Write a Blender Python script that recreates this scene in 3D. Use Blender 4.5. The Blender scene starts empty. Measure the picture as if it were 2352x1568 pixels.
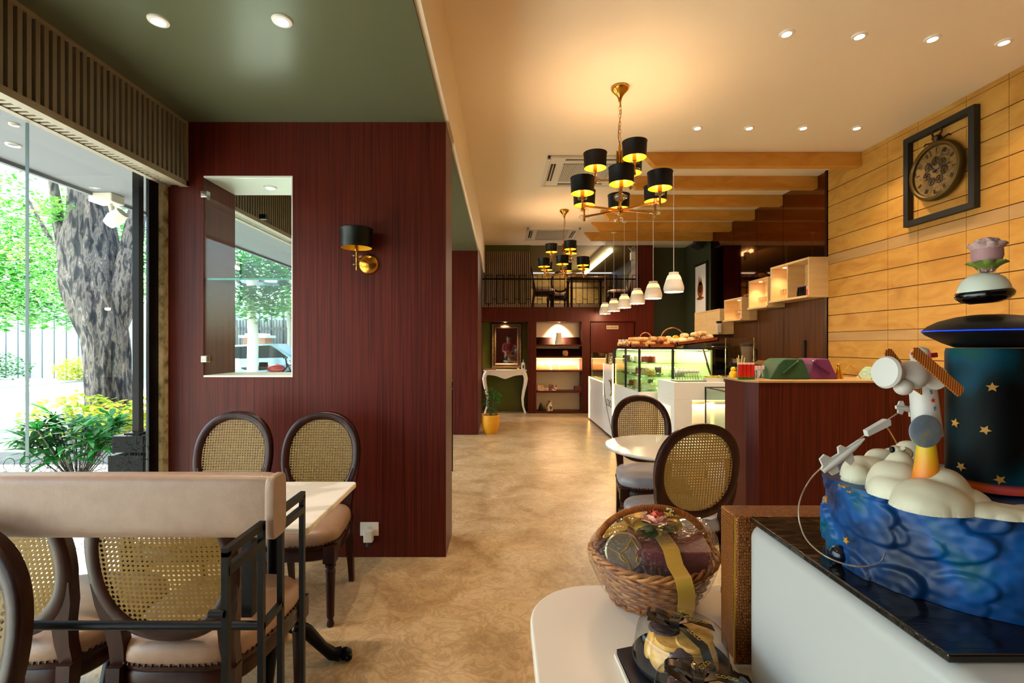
import bpy, bmesh, math, random
from mathutils import Vector, Matrix, noise, Euler
random.seed(7)
sc = bpy.context.scene
# ---------------------------------------------------------------- camera, sky, sun, exposure
F, VX, VY, HC = 1110.0, 1153.0, 792.0, 1.38      # focal length in pixels, vanishing point, eye height
cam = bpy.data.objects.new('camera', bpy.data.cameras.new('camera'))
sc.collection.objects.link(cam)
cam.location = (0, 0, HC)
cam.rotation_euler = (math.pi / 2, 0, 0)
cam.data.sensor_width = 36
cam.data.lens = 36 * F / 2352
cam.data.shift_x = (1176 - VX) / 2352
cam.data.shift_y = -(784 - VY) / 2352
cam.data.clip_start = 0.02
cam.data.clip_end = 200
sc.camera = cam
world = bpy.data.worlds.new('world'); sc.world = world
world.use_nodes = True
wn = world.node_tree
sky = wn.nodes.new('ShaderNodeTexSky')
sky.sky_type = 'NISHITA'
sky.sun_disc = False
sky.sun_elevation = math.radians(58)
sky.sun_rotation = math.radians(250)
sky.air_density = 1.0
sky.dust_density = 3.0
wn.nodes['Background'].inputs['Strength'].default_value = 0.62
wn.links.new(sky.outputs[0], wn.nodes['Background'].inputs['Color'])
sun = bpy.data.objects.new('sun', bpy.data.lights.new('sun', 'SUN'))
sc.collection.objects.link(sun)
sun.data.energy = 12.0
sun.data.color = (1, .95, .86)
sun.data.angle = math.radians(1.0)
sun.rotation_euler = Euler((math.radians(-28), math.radians(-30), 0))
sc.view_settings.view_transform = 'Standard'
sc.view_settings.look = 'None'
sc.view_settings.exposure = 1.05
sc.view_settings.gamma = 1.0
sc.view_settings.use_curve_mapping = False
sc.cycles.max_bounces = 8
sc.cycles.diffuse_bounces = 4
sc.cycles.glossy_bounces = 4
sc.cycles.transmission_bounces = 6
sc.cycles.transparent_max_bounces = 24
sc.cycles.sample_clamp_indirect = 4.0
sc.cycles.caustics_reflective = False
sc.cycles.caustics_refractive = False
sc.cycles.use_denoising = True

WARM = (1.0, .64, .36)
SOFT = (1.0, .76, .52)
def lamp(name, kind, loc, power, color=WARM, radius=.05, rot=None, spot=None, blend=.6, parent=None, size=None):
    d = bpy.data.lights.new(name, kind)
    d.energy = power; d.color = color
    if kind in ('POINT', 'SPOT'): d.shadow_soft_size = radius
    if kind == 'SPOT':
        d.spot_size = math.radians(spot or 100); d.spot_blend = blend
    if kind == 'AREA':
        d.shape = 'RECTANGLE'; d.size, d.size_y = size
    o = bpy.data.objects.new(name, d); sc.collection.objects.link(o)
    o.location = loc
    if rot: o.rotation_euler = rot
    if parent: o.parent = parent
    return o

# ---------------------------------------------------------------- helpers
def P(px, py, Y):
    "the world point at depth Y seen at a pixel of the photograph"
    return Vector(((px - VX) * Y / F, Y, HC + (VY - py) * Y / F))
def srgb(h):
    h = h.lstrip('#'); v = [int(h[i:i + 2], 16) / 255 for i in (0, 2, 4)]
    return tuple(c / 12.92 if c <= .04045 else ((c + .055) / 1.055) ** 2.4 for c in v) + (1,)
class MB:
    def __init__(s): s.v = []; s.f = []; s.mi = []; s.m = 0; s.M = None
    def add(s, vs, fs):
        b = len(s.v)
        if s.M is not None: vs = [s.M @ Vector(p) for p in vs]
        s.v += [tuple(p) for p in vs]
        for f in fs: s.f.append(tuple(b + i for i in f)); s.mi.append(s.m)
    def box(s, x0, x1, y0, y1, z0, z1):
        s.add([(x0,y0,z0),(x1,y0,z0),(x1,y1,z0),(x0,y1,z0),(x0,y0,z1),(x1,y0,z1),(x1,y1,z1),(x0,y1,z1)],
              [(3,2,1,0),(4,5,6,7),(0,1,5,4),(1,2,6,5),(2,3,7,6),(3,0,4,7)])
        return s
    def bar(s, a, b, w, h=None):
        "a square bar from a to b"
        a = Vector(a); b = Vector(b); d = (b - a).normalized(); h = h or w
        u = d.cross(Vector((0, 0, 1)))
        if u.length < .01: u = Vector((1, 0, 0))
        u.normalize(); t = u.cross(d).normalized()
        u = u * w / 2; t = t * h / 2
        s.add([a-u-t, a+u-t, a+u+t, a-u+t, b-u-t, b+u-t, b+u+t, b-u+t],
              [(3,2,1,0),(4,5,6,7),(0,1,5,4),(1,2,6,5),(2,3,7,6),(3,0,4,7)])
        return s
    def loft(s, rings, cap0=True, cap1=True, closed=False):
        n = len(rings[0]); vs = [p for r in rings for p in r]; fs = []
        m = len(rings)
        for i in range(m if closed else m - 1):
            j = (i + 1) % m
            for k in range(n):
                q = (k + 1) % n
                fs.append((i*n+k, i*n+q, j*n+q, j*n+k))
        if not closed:
            if cap0: fs.append(tuple(range(n))[::-1])
            if cap1: fs.append(tuple((m-1)*n + k for k in range(n)))
        s.add(vs, fs); return s
    def lathe(s, prof, c=(0,0,0), n=24, sx=1, sy=1, cap0=False, cap1=False):
        prof = [(1e-6 if r == .001 else r, z) for r, z in prof]
        s.loft([[(c[0]+r*sx*math.cos(2*math.pi*k/n), c[1]+r*sy*math.sin(2*math.pi*k/n), c[2]+z) for k in range(n)] for r, z in prof], cap0, cap1)
        return s
    def ball(s, c, r, n=16, sx=1, sy=1, sz=1, m=10):
        s.lathe([(r*math.sin(math.pi*i/m)+1e-5, -r*sz*math.cos(math.pi*i/m)) for i in range(m+1)], c, n, sx, sy); return s
    def tube(s, pts, r, n=8, closed=False, flat=1.0, radii=None):
        pts = [Vector(p) for p in pts]; m = len(pts)
        rings = []; up = None
        for i, p in enumerate(pts):
            a = pts[(i-1) % m] if (closed or i > 0) else pts[i]
            b = pts[(i+1) % m] if (closed or i < m-1) else pts[i]
            d = (b - a).normalized()
            if up is None:
                up = Vector((0,0,1)) if abs(d.z) < .9 else Vector((1,0,0))
            up = (up - d * up.dot(d)).normalized(); si = d.cross(up)
            rr = radii[i] if radii else r
            rings.append([tuple(p + (si*math.cos(2*math.pi*k/n) + up*math.sin(2*math.pi*k/n)*flat)*rr) for k in range(n)])
        s.loft(rings, closed=closed); return s
    def prism(s, poly, axis, a, b):
        "extrude a 2d outline along axis 0/1/2 from a to b"
        def q(u, v, w): return {0:(w,u,v), 1:(u,w,v), 2:(u,v,w)}[axis]
        s.loft([[q(u, v, a) for u, v in poly], [q(u, v, b) for u, v in poly]]); return s
    def build(s, name, mats, parent=None, smooth=None, bevel=0, seg=2, loc=None, kind=None, label=None):
        me = bpy.data.meshes.new(name)
        me.from_pydata(s.v, [], s.f)
        if not isinstance(mats, (list, tuple)): mats = [mats]
        for m in mats: me.materials.append(m)
        if len(mats) > 1: me.polygons.foreach_set('material_index', s.mi)
        bm = bmesh.new(); bm.from_mesh(me); bmesh.ops.recalc_face_normals(bm, faces=bm.faces); bm.to_mesh(me); bm.free()
        if smooth:
            me.polygons.foreach_set('use_smooth', [True] * len(me.polygons))
            me.set_sharp_from_angle(angle=math.radians(smooth))
        o = bpy.data.objects.new(name, me); sc.collection.objects.link(o)
        if parent: o.parent = parent
        if loc: o.location = loc
        if bevel:
            md = o.modifiers.new('bevel', 'BEVEL'); md.width = bevel; md.segments = seg; md.limit_method = 'ANGLE'; md.angle_limit = math.radians(40)
        if kind: o['kind'] = kind
        if label: o['label'] = label
        return o
def tag(o, label, cat, group=None, kind=None):
    o['label'] = label; o['category'] = cat
    if group: o['group'] = group
    if kind: o['kind'] = kind
    return o
def thing(name, label, cat, loc=(0,0,0), rz=0, group=None):
    o = bpy.data.objects.new(name, None); sc.collection.objects.link(o)
    o.location = loc; o.rotation_euler = (0, 0, rz); o.empty_display_size = .05
    return tag(o, label, cat, group)
def struct(name, mb, m, parent=None, **k):
    o = mb.build(name, m, parent, **k)
    if not parent: o['kind'] = 'structure'
    return o
def kids(o): return [c for c in bpy.data.objects if c.parent == o]
def copy_tree(o, loc=None, rz=None, label=None, group=None, parent=None, cat=None):
    c = o.copy(); sc.collection.objects.link(c)
    if parent: c.parent = parent
    for ch in kids(o): copy_tree(ch, parent=c)
    if loc is not None: c.location = loc
    if rz is not None: c.rotation_euler = (0, 0, rz)
    if label: c['label'] = label
    if group: c['group'] = group
    return c
def text(name, s, size, mat, parent=None, loc=(0,0,0), rot=(math.pi/2,0,0), ext=.001):
    cu = bpy.data.curves.new(name, 'FONT'); cu.body = s; cu.size = size; cu.extrude = ext
    cu.align_x = 'CENTER'; cu.align_y = 'CENTER'; cu.resolution_u = 3
    t = bpy.data.objects.new(name, cu); sc.collection.objects.link(t)
    dg = bpy.context.evaluated_depsgraph_get()
    me = bpy.data.meshes.new_from_object(t.evaluated_get(dg))
    bpy.data.objects.remove(t); bpy.data.curves.remove(cu)
    me.materials.clear(); me.materials.append(mat)
    o = bpy.data.objects.new(name, me); sc.collection.objects.link(o)
    o.location = loc; o.rotation_euler = rot
    if parent: o.parent = parent
    return o
def sup(a, b, n=32, e=3.0, cx=0, cy=0):
    "superellipse outline"
    out = []
    for k in range(n):
        t = 2*math.pi*k/n; c, s_ = math.cos(t), math.sin(t)
        out.append((cx + a*math.copysign(abs(c)**(2/e), c), cy + b*math.copysign(abs(s_)**(2/e), s_)))
    return out
def rrect(x0, x1, y0, y1, r, n=6):
    out = []
    for cx, cy, a0 in ((x1-r,y1-r,0),(x0+r,y1-r,90),(x0+r,y0+r,180),(x1-r,y0+r,270)):
        for k in range(n+1):
            a = math.radians(a0 + 90*k/n); out.append((cx+r*math.cos(a), cy+r*math.sin(a)))
    return out

# ---------------------------------------------------------------- materials
def mat(name, col, rough=.5, metal=0, **k):
    m = bpy.data.materials.new(name); m.use_nodes = True
    b = m.node_tree.nodes['Principled BSDF']
    b.inputs['Base Color'].default_value = srgb(col) if isinstance(col, str) else tuple(col)
    b.inputs['Roughness'].default_value = rough
    b.inputs['Metallic'].default_value = metal
    for kk, v in k.items(): b.inputs[kk.replace('_', ' ')].default_value = v
    return m
def nodes(m):
    t = m.node_tree; b = t.nodes['Principled BSDF']
    def N(kind, **p):
        n = t.nodes.new(kind)
        for a, v in p.items():
            if a.startswith('_'): n.inputs[a[1:]].default_value = v
            else: setattr(n, a, v)
        return n
    return t, b, N
def ramp(N, stops):
    r = N('ShaderNodeValToRGB'); e = r.color_ramp.elements
    while len(e) < len(stops): e.new(.5)
    for el, (p, c) in zip(e, stops): el.position = p; el.color = srgb(c) if isinstance(c, str) else c
    return r
def noisy(name, stops, scale=(1,1,1), nscale=5, detail=4, rough=.5, metal=0, bump=0, bscale=None, dist=0, coord='Object', **k):
    "colour from stretched noise, with an optional bump"
    m = mat(name, '#808080', rough, metal, **k); t, b, N = nodes(m)
    tc = N('ShaderNodeTexCoord'); mp = N('ShaderNodeMapping'); mp.inputs['Scale'].default_value = scale
    nz = N('ShaderNodeTexNoise', _Scale=nscale, _Detail=detail); nz.inputs['Distortion'].default_value = dist
    r = ramp(N, stops)
    L = t.links.new
    L(tc.outputs[coord], mp.inputs[0]); L(mp.outputs[0], nz.inputs['Vector']); L(nz.outputs['Fac'], r.inputs[0]); L(r.outputs[0], b.inputs['Base Color'])
    if bump:
        bp = N('ShaderNodeBump'); bp.inputs['Strength'].default_value = bump; bp.inputs['Distance'].default_value = .01
        if bscale:
            n2 = N('ShaderNodeTexNoise', _Scale=bscale, _Detail=6); L(mp.outputs[0], n2.inputs['Vector']); L(n2.outputs['Fac'], bp.inputs['Height'])
        else: L(nz.outputs['Fac'], bp.inputs['Height'])
        L(bp.outputs[0], b.inputs['Normal'])
    return m
def glow(name, col, s): 
    m = mat(name, col, .5); b = m.node_tree.nodes['Principled BSDF']
    b.inputs['Emission Color'].default_value = srgb(col) if isinstance(col, str) else col
    b.inputs['Emission Strength'].default_value = s; return m
def glass(name, tint='#ffffff', ior=1.5, rough=.0):
    "thin pane: clear where seen through, fresnel reflection on top"
    m = bpy.data.materials.new(name); m.use_nodes = True; t = m.node_tree; t.nodes.clear()
    N = t.nodes.new; o = N('ShaderNodeOutputMaterial'); mx = N('ShaderNodeMixShader'); lw = N('ShaderNodeLayerWeight'); tr = N('ShaderNodeBsdfTransparent'); gl = N('ShaderNodeBsdfGlossy')
    lw.inputs[0].default_value = .5; pw = N('ShaderNodeMath'); pw.operation = 'POWER'; pw.inputs[1].default_value = 5; f0 = ((ior-1)/(ior+1))**2
    ma = N('ShaderNodeMath'); ma.operation = 'MULTIPLY_ADD'; ma.inputs[1].default_value = 1-f0; ma.inputs[2].default_value = f0
    tr.inputs[0].default_value = srgb(tint); gl.inputs['Roughness'].default_value = rough
    L = t.links.new; L(lw.outputs['Facing'], pw.inputs[0]); L(pw.outputs[0], ma.inputs[0]); L(ma.outputs[0], mx.inputs[0]); L(tr.outputs[0], mx.inputs[1]); L(gl.outputs[0], mx.inputs[2]); L(mx.outputs[0], o.inputs[0])
    return m
def redwood():
    m = noisy('red_veneer', [(.25,'#2c0905'),(.42,'#431209'),(.55,'#591c0f'),(.68,'#370d06'),(.8,'#642310')], scale=(60,60,.5), nscale=1.6, detail=3, rough=.42)
    m.node_tree.nodes['Principled BSDF'].inputs['Specular IOR Level'].default_value = .22
    return m
M = {}
M['redwood'] = redwood()
M['darkwood'] = noisy('dark_walnut', [(.3,'#1a0703'),(.6,'#301008'),(.8,'#421a0e')], scale=(6,6,1), nscale=6, rough=.34, Specular_IOR_Level=.28)
M['ply'] = noisy('plywood', [(.25,'#a87228'),(.45,'#ba8636'),(.6,'#c49240'),(.8,'#ab762a')], scale=(1.2,1.2,3.2), nscale=2.2, detail=6, rough=.5, dist=1.2)
M['plyband'] = noisy('plywood_band', [(.3,'#a8814e'),(.7,'#b58f5a')], scale=(1,1,6), nscale=2, detail=5, rough=.5, dist=.6)
M['beam'] = noisy('beam_ply', [(.25,'#bd7f24'),(.5,'#cb8e34'),(.75,'#d69c44')], scale=(1.2,3,3.2), nscale=2.4, detail=5, rough=.55, dist=.8)
M['maple'] = noisy('maple', [(.3,'#d8b47c'),(.7,'#e4c692')], scale=(1,1,6), nscale=3, rough=.45)
M['cream'] = mat('cream_paint', '#eeddc4', .5)
M['green'] = mat('green_paint', '#5c5f47', .28)
M['dkgreen'] = mat('dark_green_paint', '#333a24', .5)
M['black'] = mat('black_metal', '#030303', .4, 0, Specular_IOR_Level=.16)
M['blackmatte'] = mat('black_matte', '#0b0b0b', .6)
M['white'] = mat('white_gloss', '#ece8e0', .18)
M['whitemat'] = mat('white_matte', '#e8e4dc', .5)
M['offwhite'] = mat('offwhite_plastic', '#d8d0c2', .4)
M['grey'] = mat('grey_plaster', '#66676c', .8)
M['brass'] = mat('brass', '#c8953c', .22, 1)
M['chrome'] = mat('chrome', '#c9c9c9', .15, 1)
M['gold_in'] = mat('gold_lining', '#ffc020', .4, .25)
M['shade'] = mat('black_shade', '#080706', .45, 0, Specular_IOR_Level=.25)
M['bulb'] = glow('bulb', '#ffd9a0', 30)
M['spot'] = glow('spot_disc', '#fff4e0', 14)
M['warmstrip'] = glow('warm_led', '#ffcf70', 5)
M['blueled'] = glow('blue_led', '#0428ff', 2.2)
M['crystal'] = glass('crystal', '#f6f2ea', 1.9)
M['pane'] = glass('clear_pane', '#f4fbf8', 1.35)
M['acryl'] = glass('acrylic', '#f2f2f2', 1.4)
M['case_glass'] = glass('case_glass', '#ebf5e6', 1.4)
M['glass_edge'] = mat('glass_edge', '#2f8f78', .2)
M['bronze'] = mat('bronze_mirror', '#8c5c38', .04, 1)
M['mirror'] = mat('silver_mirror', '#b5b0ac', .03, 1)
M['leather'] = noisy('beige_leather', [(.3,'#977a66'),(.7,'#a08470')], nscale=30, rough=.38, bump=.08, bscale=260)
M['taupe'] = noisy('seat_leather', [(.3,'#8c8688'),(.7,'#989294')], nscale=20, rough=.33, bump=.06, bscale=220)
M['marble'] = noisy('marble_top', [(.42,'#cfc8ba'),(.5,'#e9e3d6'),(.8,'#efe9dd')], nscale=1.6, detail=8, rough=.12, dist=2.0)
M['brownlam'] = noisy('brown_laminate', [(.3,'#5c3a22'),(.7,'#6e4729')], scale=(20,20,1), nscale=2, rough=.4)
M['panel_brown'] = noisy('panel_brown', [(.3,'#3a1e08'),(.5,'#4e2a0c'),(.7,'#5c3310')], scale=(14,14,.7), nscale=2, rough=.5, Specular_IOR_Level=.25)
M['slat'] = mat('slat_taupe', '#8c8270', .6)
M['slatgap'] = mat('slat_backing', '#38322b', .8)
M['slattrim'] = mat('slat_trim', '#9c907c', .5)
# floor: mottled beige stone
m = mat('marbled_floor', '#b89a70', .3); t, b, N = nodes(m); L = t.links.new
tc = N('ShaderNodeTexCoord'); nz = N('ShaderNodeTexNoise', _Scale=2.0, _Detail=10); nz.inputs['Distortion'].default_value = .9; nz.inputs['Roughness'].default_value = .62
r = ramp(N, [(.28,'#a0845e'),(.42,'#b39770'),(.52,'#c2a880'),(.62,'#cdb592'),(.78,'#b89e76')])
mp = N('ShaderNodeMapping'); mp.inputs['Scale'].default_value = (1.3, 1.3, 1)
L(tc.outputs['Object'], mp.inputs[0]); L(mp.outputs[0], nz.inputs['Vector']); L(nz.outputs['Fac'], r.inputs[0])
n2 = N('ShaderNodeTexNoise', _Scale=5.5, _Detail=10); n2.inputs['Distortion'].default_value = 1.8; n2.inputs['Roughness'].default_value = .68
r2 = ramp(N, [(.40,(1,1,1,1)),(.485,(.55,.5,.44,1)),(.50,(.6,.55,.5,1)),(.54,(1,1,1,1)),(.64,(.78,.74,.7,1))])
mx = N('ShaderNodeMix', data_type='RGBA', blend_type='MULTIPLY'); mx.inputs[0].default_value = .6
L(mp.outputs[0], n2.inputs['Vector']); L(n2.outputs['Fac'], r2.inputs[0]); L(r.outputs[0], mx.inputs[6]); L(r2.outputs[0], mx.inputs[7]); L(mx.outputs[2], b.inputs['Base Color'])
bp = N('ShaderNodeBump'); bp.inputs['Strength'].default_value = .12; bp.inputs['Distance'].default_value = .01; L(n2.outputs['Fac'], bp.inputs['Height']); L(bp.outputs[0], b.inputs['Normal'])
M['floor'] = m
# cane webbing: a strand weave with a grid of holes
def cane_mat():
    m = bpy.data.materials.new('cane_webbing'); m.use_nodes = True; t = m.node_tree; b = t.nodes['Principled BSDF']; L = t.links.new
    def N(k): return t.nodes.new(k)
    def mt(op, a, bb=None, c=None):
        n = N('ShaderNodeMath'); n.operation = op
        for i, v in enumerate((a, bb, c)):
            if v is None: continue
            if isinstance(v, (int, float)): n.inputs[i].default_value = v
            else: L(v, n.inputs[i])
        return n.outputs[0]
    tc = N('ShaderNodeTexCoord'); sp = N('ShaderNodeSeparateXYZ'); L(tc.outputs['Object'], sp.inputs[0])
    p = .0148
    u = mt('ABSOLUTE', mt('SUBTRACT', mt('FRACT', mt('DIVIDE', sp.outputs[0], p)), .5))
    v = mt('ABSOLUTE', mt('SUBTRACT', mt('FRACT', mt('DIVIDE', sp.outputs[2], p)), .5))
    d = mt('MAXIMUM', mt('MAXIMUM', u, v), mt('MULTIPLY', mt('ADD', u, v), .78))
    hole = mt('LESS_THAN', d, .345)
    nz = N('ShaderNodeTexNoise'); nz.inputs['Scale'].default_value = 60; L(tc.outputs['Object'], nz.inputs['Vector'])
    r = N('ShaderNodeValToRGB'); r.color_ramp.elements[0].color = srgb('#6e5424'); r.color_ramp.elements[1].color = srgb('#a88c48'); L(nz.outputs['Fac'], r.inputs[0]); L(r.outputs[0], b.inputs['Base Color'])
    b.inputs['Roughness'].default_value = .45
    tl = N('ShaderNodeBsdfTranslucent'); tl.inputs[0].default_value = srgb('#c9a75a')
    m1 = N('ShaderNodeMixShader'); m1.inputs[0].default_value = .25; L(b.outputs[0], m1.inputs[1]); L(tl.outputs[0], m1.inputs[2])
    tr = N('ShaderNodeBsdfTransparent'); m2 = N('ShaderNodeMixShader'); L(hole, m2.inputs[0]); L(m1.outputs[0], m2.inputs[1]); L(tr.outputs[0], m2.inputs[2])
    L(m2.outputs[0], t.nodes['Material Output'].inputs[0])
    return m
M['cane'] = cane_mat()
def leaf_mat(name, c1, c2, c3):
    m = noisy(name, [(.3,c1),(.5,c2),(.7,c3)], nscale=1.3, detail=8, rough=.5)
    t = m.node_tree; b = t.nodes['Principled BSDF']; tl = t.nodes.new('ShaderNodeBsdfTranslucent'); mx = t.nodes.new('ShaderNodeMixShader'); mx.inputs[0].default_value = .45
    t.links.new(b.inputs['Base Color'].links[0].from_socket, tl.inputs[0])
    t.links.new(b.outputs[0], mx.inputs[1]); t.links.new(tl.outputs[0], mx.inputs[2]); t.links.new(mx.outputs[0], t.nodes['Material Output'].inputs[0])
    return m
M['leaf'] = leaf_mat('leaf_bright', '#2a7a22', '#4fa534', '#98cc4c')
M['leafd'] = leaf_mat('leaf_deep', '#1f5a20', '#2f7a2a', '#5aa03c')
M['leafy'] = leaf_mat('leaf_yellow', '#8aa62a', '#c6c83c', '#e2da60')
M['bark'] = noisy('bark', [(.36,'#1c1c20'),(.46,'#3e3a38'),(.54,'#756a5e'),(.62,'#4a4644'),(.7,'#94887a')], scale=(1.6,1.6,.42), nscale=11, detail=12, rough=.95, bump=1.0, dist=.35)

# ---------------------------------------------------------------- the setting
XL, XR, ZC, ZG, YB = -2.20, 3.77, 3.393, 2.83, 9.756
struct('floor', MB().box(XL, XR+.1, -2.7, 10.2, -.1, 0), M['floor'])
mb = MB().box(-.40, XR+.1, -2.7, YB+.02, ZC, ZC+.12); mb.box(2.72, XR+.1, YB+.02, 10.2, ZC, ZC+.12)
struct('ceiling_main', mb, M['cream'])
struct('ceiling_left', MB().box(XL-.02, -.375, -2.7, YB, ZG, ZC+.12), M['green'])
struct('trim_1', MB().box(-.374, -.345, -2.7, YB, ZG+.012, ZC), M['cream'])
# partition with the glazed opening
Y1, Y2 = 3.145, 3.52
HX0, HX1, HZ0, HZ1 = -1.944, -1.363, 1.17, 2.482
mb = MB()
mb.box(XL, HX0, Y1, Y2, 0, ZG); mb.box(HX1, -.365, Y1, Y2, 0, ZG); mb.box(HX0, HX1, Y1, Y2, 0, HZ0); mb.box(HX0, HX1, Y1, Y2, HZ1, ZG)
struct('wall_partition_front', mb, M['redwood'])
mb = MB().box(HX0, HX1, Y1+.002, Y2-.002, HZ1-.012, HZ1-.001); mb.box(HX0, HX1, Y1+.002, Y2-.002, HZ0+.001, HZ0+.012); mb.box(HX1-.008, HX1-.001, Y1+.002, Y2-.002, HZ0+.012, HZ1-.012)
struct('trim_2', mb, M['whitemat'])
w = bpy.data.objects.new('window_2', None); sc.collection.objects.link(w); w['kind'] = 'structure'
MB().box(HX0+.004, HX1-.01, Y1+.012, Y1+.02, HZ0+.014, HZ1-.014).build('pane', M['pane'], w)
mb = MB(); mb.box(HX0+.004, HX1-.012, Y1+.03, Y2-.02, 1.808, 1.816); mb.m = 1; mb.box(HX0+.004, HX1-.012, Y1+.024, Y1+.03, 1.806, 1.818)
mb.build('glass_shelf', [M['pane'], M['glass_edge']], w)
for z in (2.36, 1.29):
    MB().box(HX0-.012, HX0+.03, Y1-.012, Y1+.03, z-.022, z+.022).build('hinge', M['chrome'], w, bevel=.004)
    MB().box(-1.755, -1.705, Y2-.035, Y2+.005, z-.07, z-.035).build('clip', M['black'], w, bevel=.004)
struct('wall_partition_rear', MB().box(XL, -.37, 7.43, 8.8, 0, ZG), M['redwood'])
# back wall with niches, door and the mezzanine above
mb = MB(); ZN, ZM = 1.855, 2.145
mb.box(XL, -.404, YB, YB+.35, 0, ZM); mb.box(-.404, 3.06, YB, YB+.35, ZN, ZM)
mb.box(.527, .694, YB, YB+.35, 0, ZN); mb.box(1.617, 1.775, YB, YB+.35, 0, ZN)
mb.box(1.775, 2.70, YB+.10, YB+.35, 0, ZN); mb.box(2.70, 3.06, YB, YB+.35, 0, ZN)
mb.box(2.70, 3.06, YB, YB+.35, ZM, ZC)
struct('wall_back', mb, M['redwood'])
mb = MB().box(-.404, .527, YB+.33, YB+.36, 0, ZN)
struct('wall_niche_green', mb, mat('niche_green', '#56601e', .45))
struct('wall_niche_white', MB().box(.694, 1.617, YB+.33, YB+.36, 0, ZN), M['cream'])
d = struct('door_1', MB().box(1.80, 2.68, YB+.055, YB+.098, .01, ZN-.02), M['redwood'], bevel=.004)
MB().box(2.12, 2.36, YB+.04, YB+.055, 1.70, 1.775).build('door_sign', mat('sign_plate', '#b8aa86', .3, .3), d)
mb = MB()
for i, wd in enumerate((.016,.01,.014,.012,.016,.009,.015,.012)): mb.box(2.137+i*.026, 2.137+i*.026+wd, YB+.037, YB+.04, 1.725, 1.75)
mb.build('sign_lettering', mat('sign_ink', '#5a4524', .5), d)
struct('wall_back_left', MB().box(XL, .58, YB, YB+.1, ZM, ZC), M['dkgreen'] if False else mat('band_green', '#4a5226', .5))
mb = MB()
for i in range(24): mb.box(-.39+i*.0405, -.39+i*.0405+.02, YB-.03, YB, ZM, 3.26)
mb.m = 1; mb.box(-.40, .58, YB-.008, YB-.001, ZM, 3.26)
struct('trim_slats', mb, [mat('slat_warm', '#8c7860', .6), mat('slat_warm_gap', '#4e4030', .8)])
# mezzanine room
YM = 13.6
struct('floor_mezzanine', MB().box(.0, 3.6, YB+.35, YM, ZM-.12, ZM), M['darkwood'])
struct('ceiling_mezzanine', MB().box(.0, 3.6, YB+.02, YM, ZC+.02, ZC+.1), mat('mezz_ceiling', '#7a6c40', .6))
struct('wall_mezzanine_rear', MB().box(.0, 3.6, YM, YM+.1, ZM, ZC), noisy('floral_paper', [(.4,'#8c7236'),(.5,'#a08548'),(.6,'#846a30')], nscale=22, detail=5, rough=.7, dist=1.0))
struct('wall_mezzanine_left', MB().box(-.1, 0, YB+.1, YM, ZM, ZC), M['dkgreen'])
struct('wall_mezzanine_right', MB().box(3.06, 3.12, YB+.35, YM, ZM, ZC), mat('mezz_brown', '#2a1a10', .5))
struct('trim_cove', MB().box(2.25, 2.33, YB+.4, YM-.3, ZC-.06, ZC), glow('cove_led', '#ffe9b8', 3.5))
mb = MB().box(.0, 3.05, YM-.03, YM-.001, 2.98, 3.02); mb.box(.0, 3.05, YM-.03, YM-.001, ZM, 2.55)
struct('trim_dado', mb, mat('dado', '#5a4526', .6))
# kitchen back
struct('wall_kitchen', MB().box(3.06, XR+.1, 10.02, 10.15, 0, ZC), M['dkgreen'])
struct('wall_kitchen_side', MB().box(3.0, 3.06, YB+.35, 10.15, 0, ZC), M['dkgreen'])
# right wall: cladding, mirror, green
mb = MB()
zs = []
z = ZC
mb.m = 0; mb.box(XR, XR+.1, -2.7, 5.565, 0, ZC)
rows = [(3.352,ZC,1),(3.151,3.348,1),(2.967,3.142,1),(2.784,2.959,1),(2.597,2.776,1),(2.417,2.588,1),(2.304,2.409,2),(2.121,2.300,1),(1.925,2.113,1),(1.722,1.917,1),(1.528,1.714,1),(1.426,1.522,2),(1.248,1.422,1),(1.062,1.240,1),(.88,1.053,1),(.7,.872,1),(.52,.692,1),(.34,.512,1),(0,.332,1)]
joints = [-2.7,-2.1,-1.55,-1.0,-.3,.35,1.0,1.6,2.15,2.75,3.2,3.577,3.907,4.36,4.70,5.563]
for z0, z1, mi in rows:
    mb.m = mi
    for a, c in zip(joints, joints[1:]): mb.box(XR-.016, XR+.001, a+.002, c-.002, z0, z1)
struct('wall_right', mb, [mat('groove_brown', '#6a4216', .8), M['ply'], M['plyband']])
struct('trim_3', MB().box(XR-.03, XR+.02, 5.566, 5.60, 0, ZC), M['darkwood'])
mir = bpy.data.objects.new('wall_mirror', None); sc.collection.objects.link(mir); mir['kind'] = 'structure'
ys = [5.60, 6.47, 7.14, 7.86, 8.72]
for a, c in zip(ys, ys[1:]): MB().box(XR-.004, XR+.01, a+.003, c-.003, 1.93, ZC).build('mirror_panel', M['bronze'], mir); MB().box(XR-.003, XR+.01, a+.003, c-.003, 1.16, 1.928).build('laminate_panel', M['panel_brown'], mir)
struct('wall_right_rear', MB().box(XR+.01, XR+.1, 5.6, 10.15, 0, ZC), M['dkgreen'])
struct('trim_4', MB().box(XR-.12, XR+.01, 5.6, 8.72, 1.10, 1.16), M['plyband'])
# room behind the camera
struct('wall_near', MB().box(XL, XR+.1, -2.8, -2.7, 0, ZC), M['redwood'])
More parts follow.
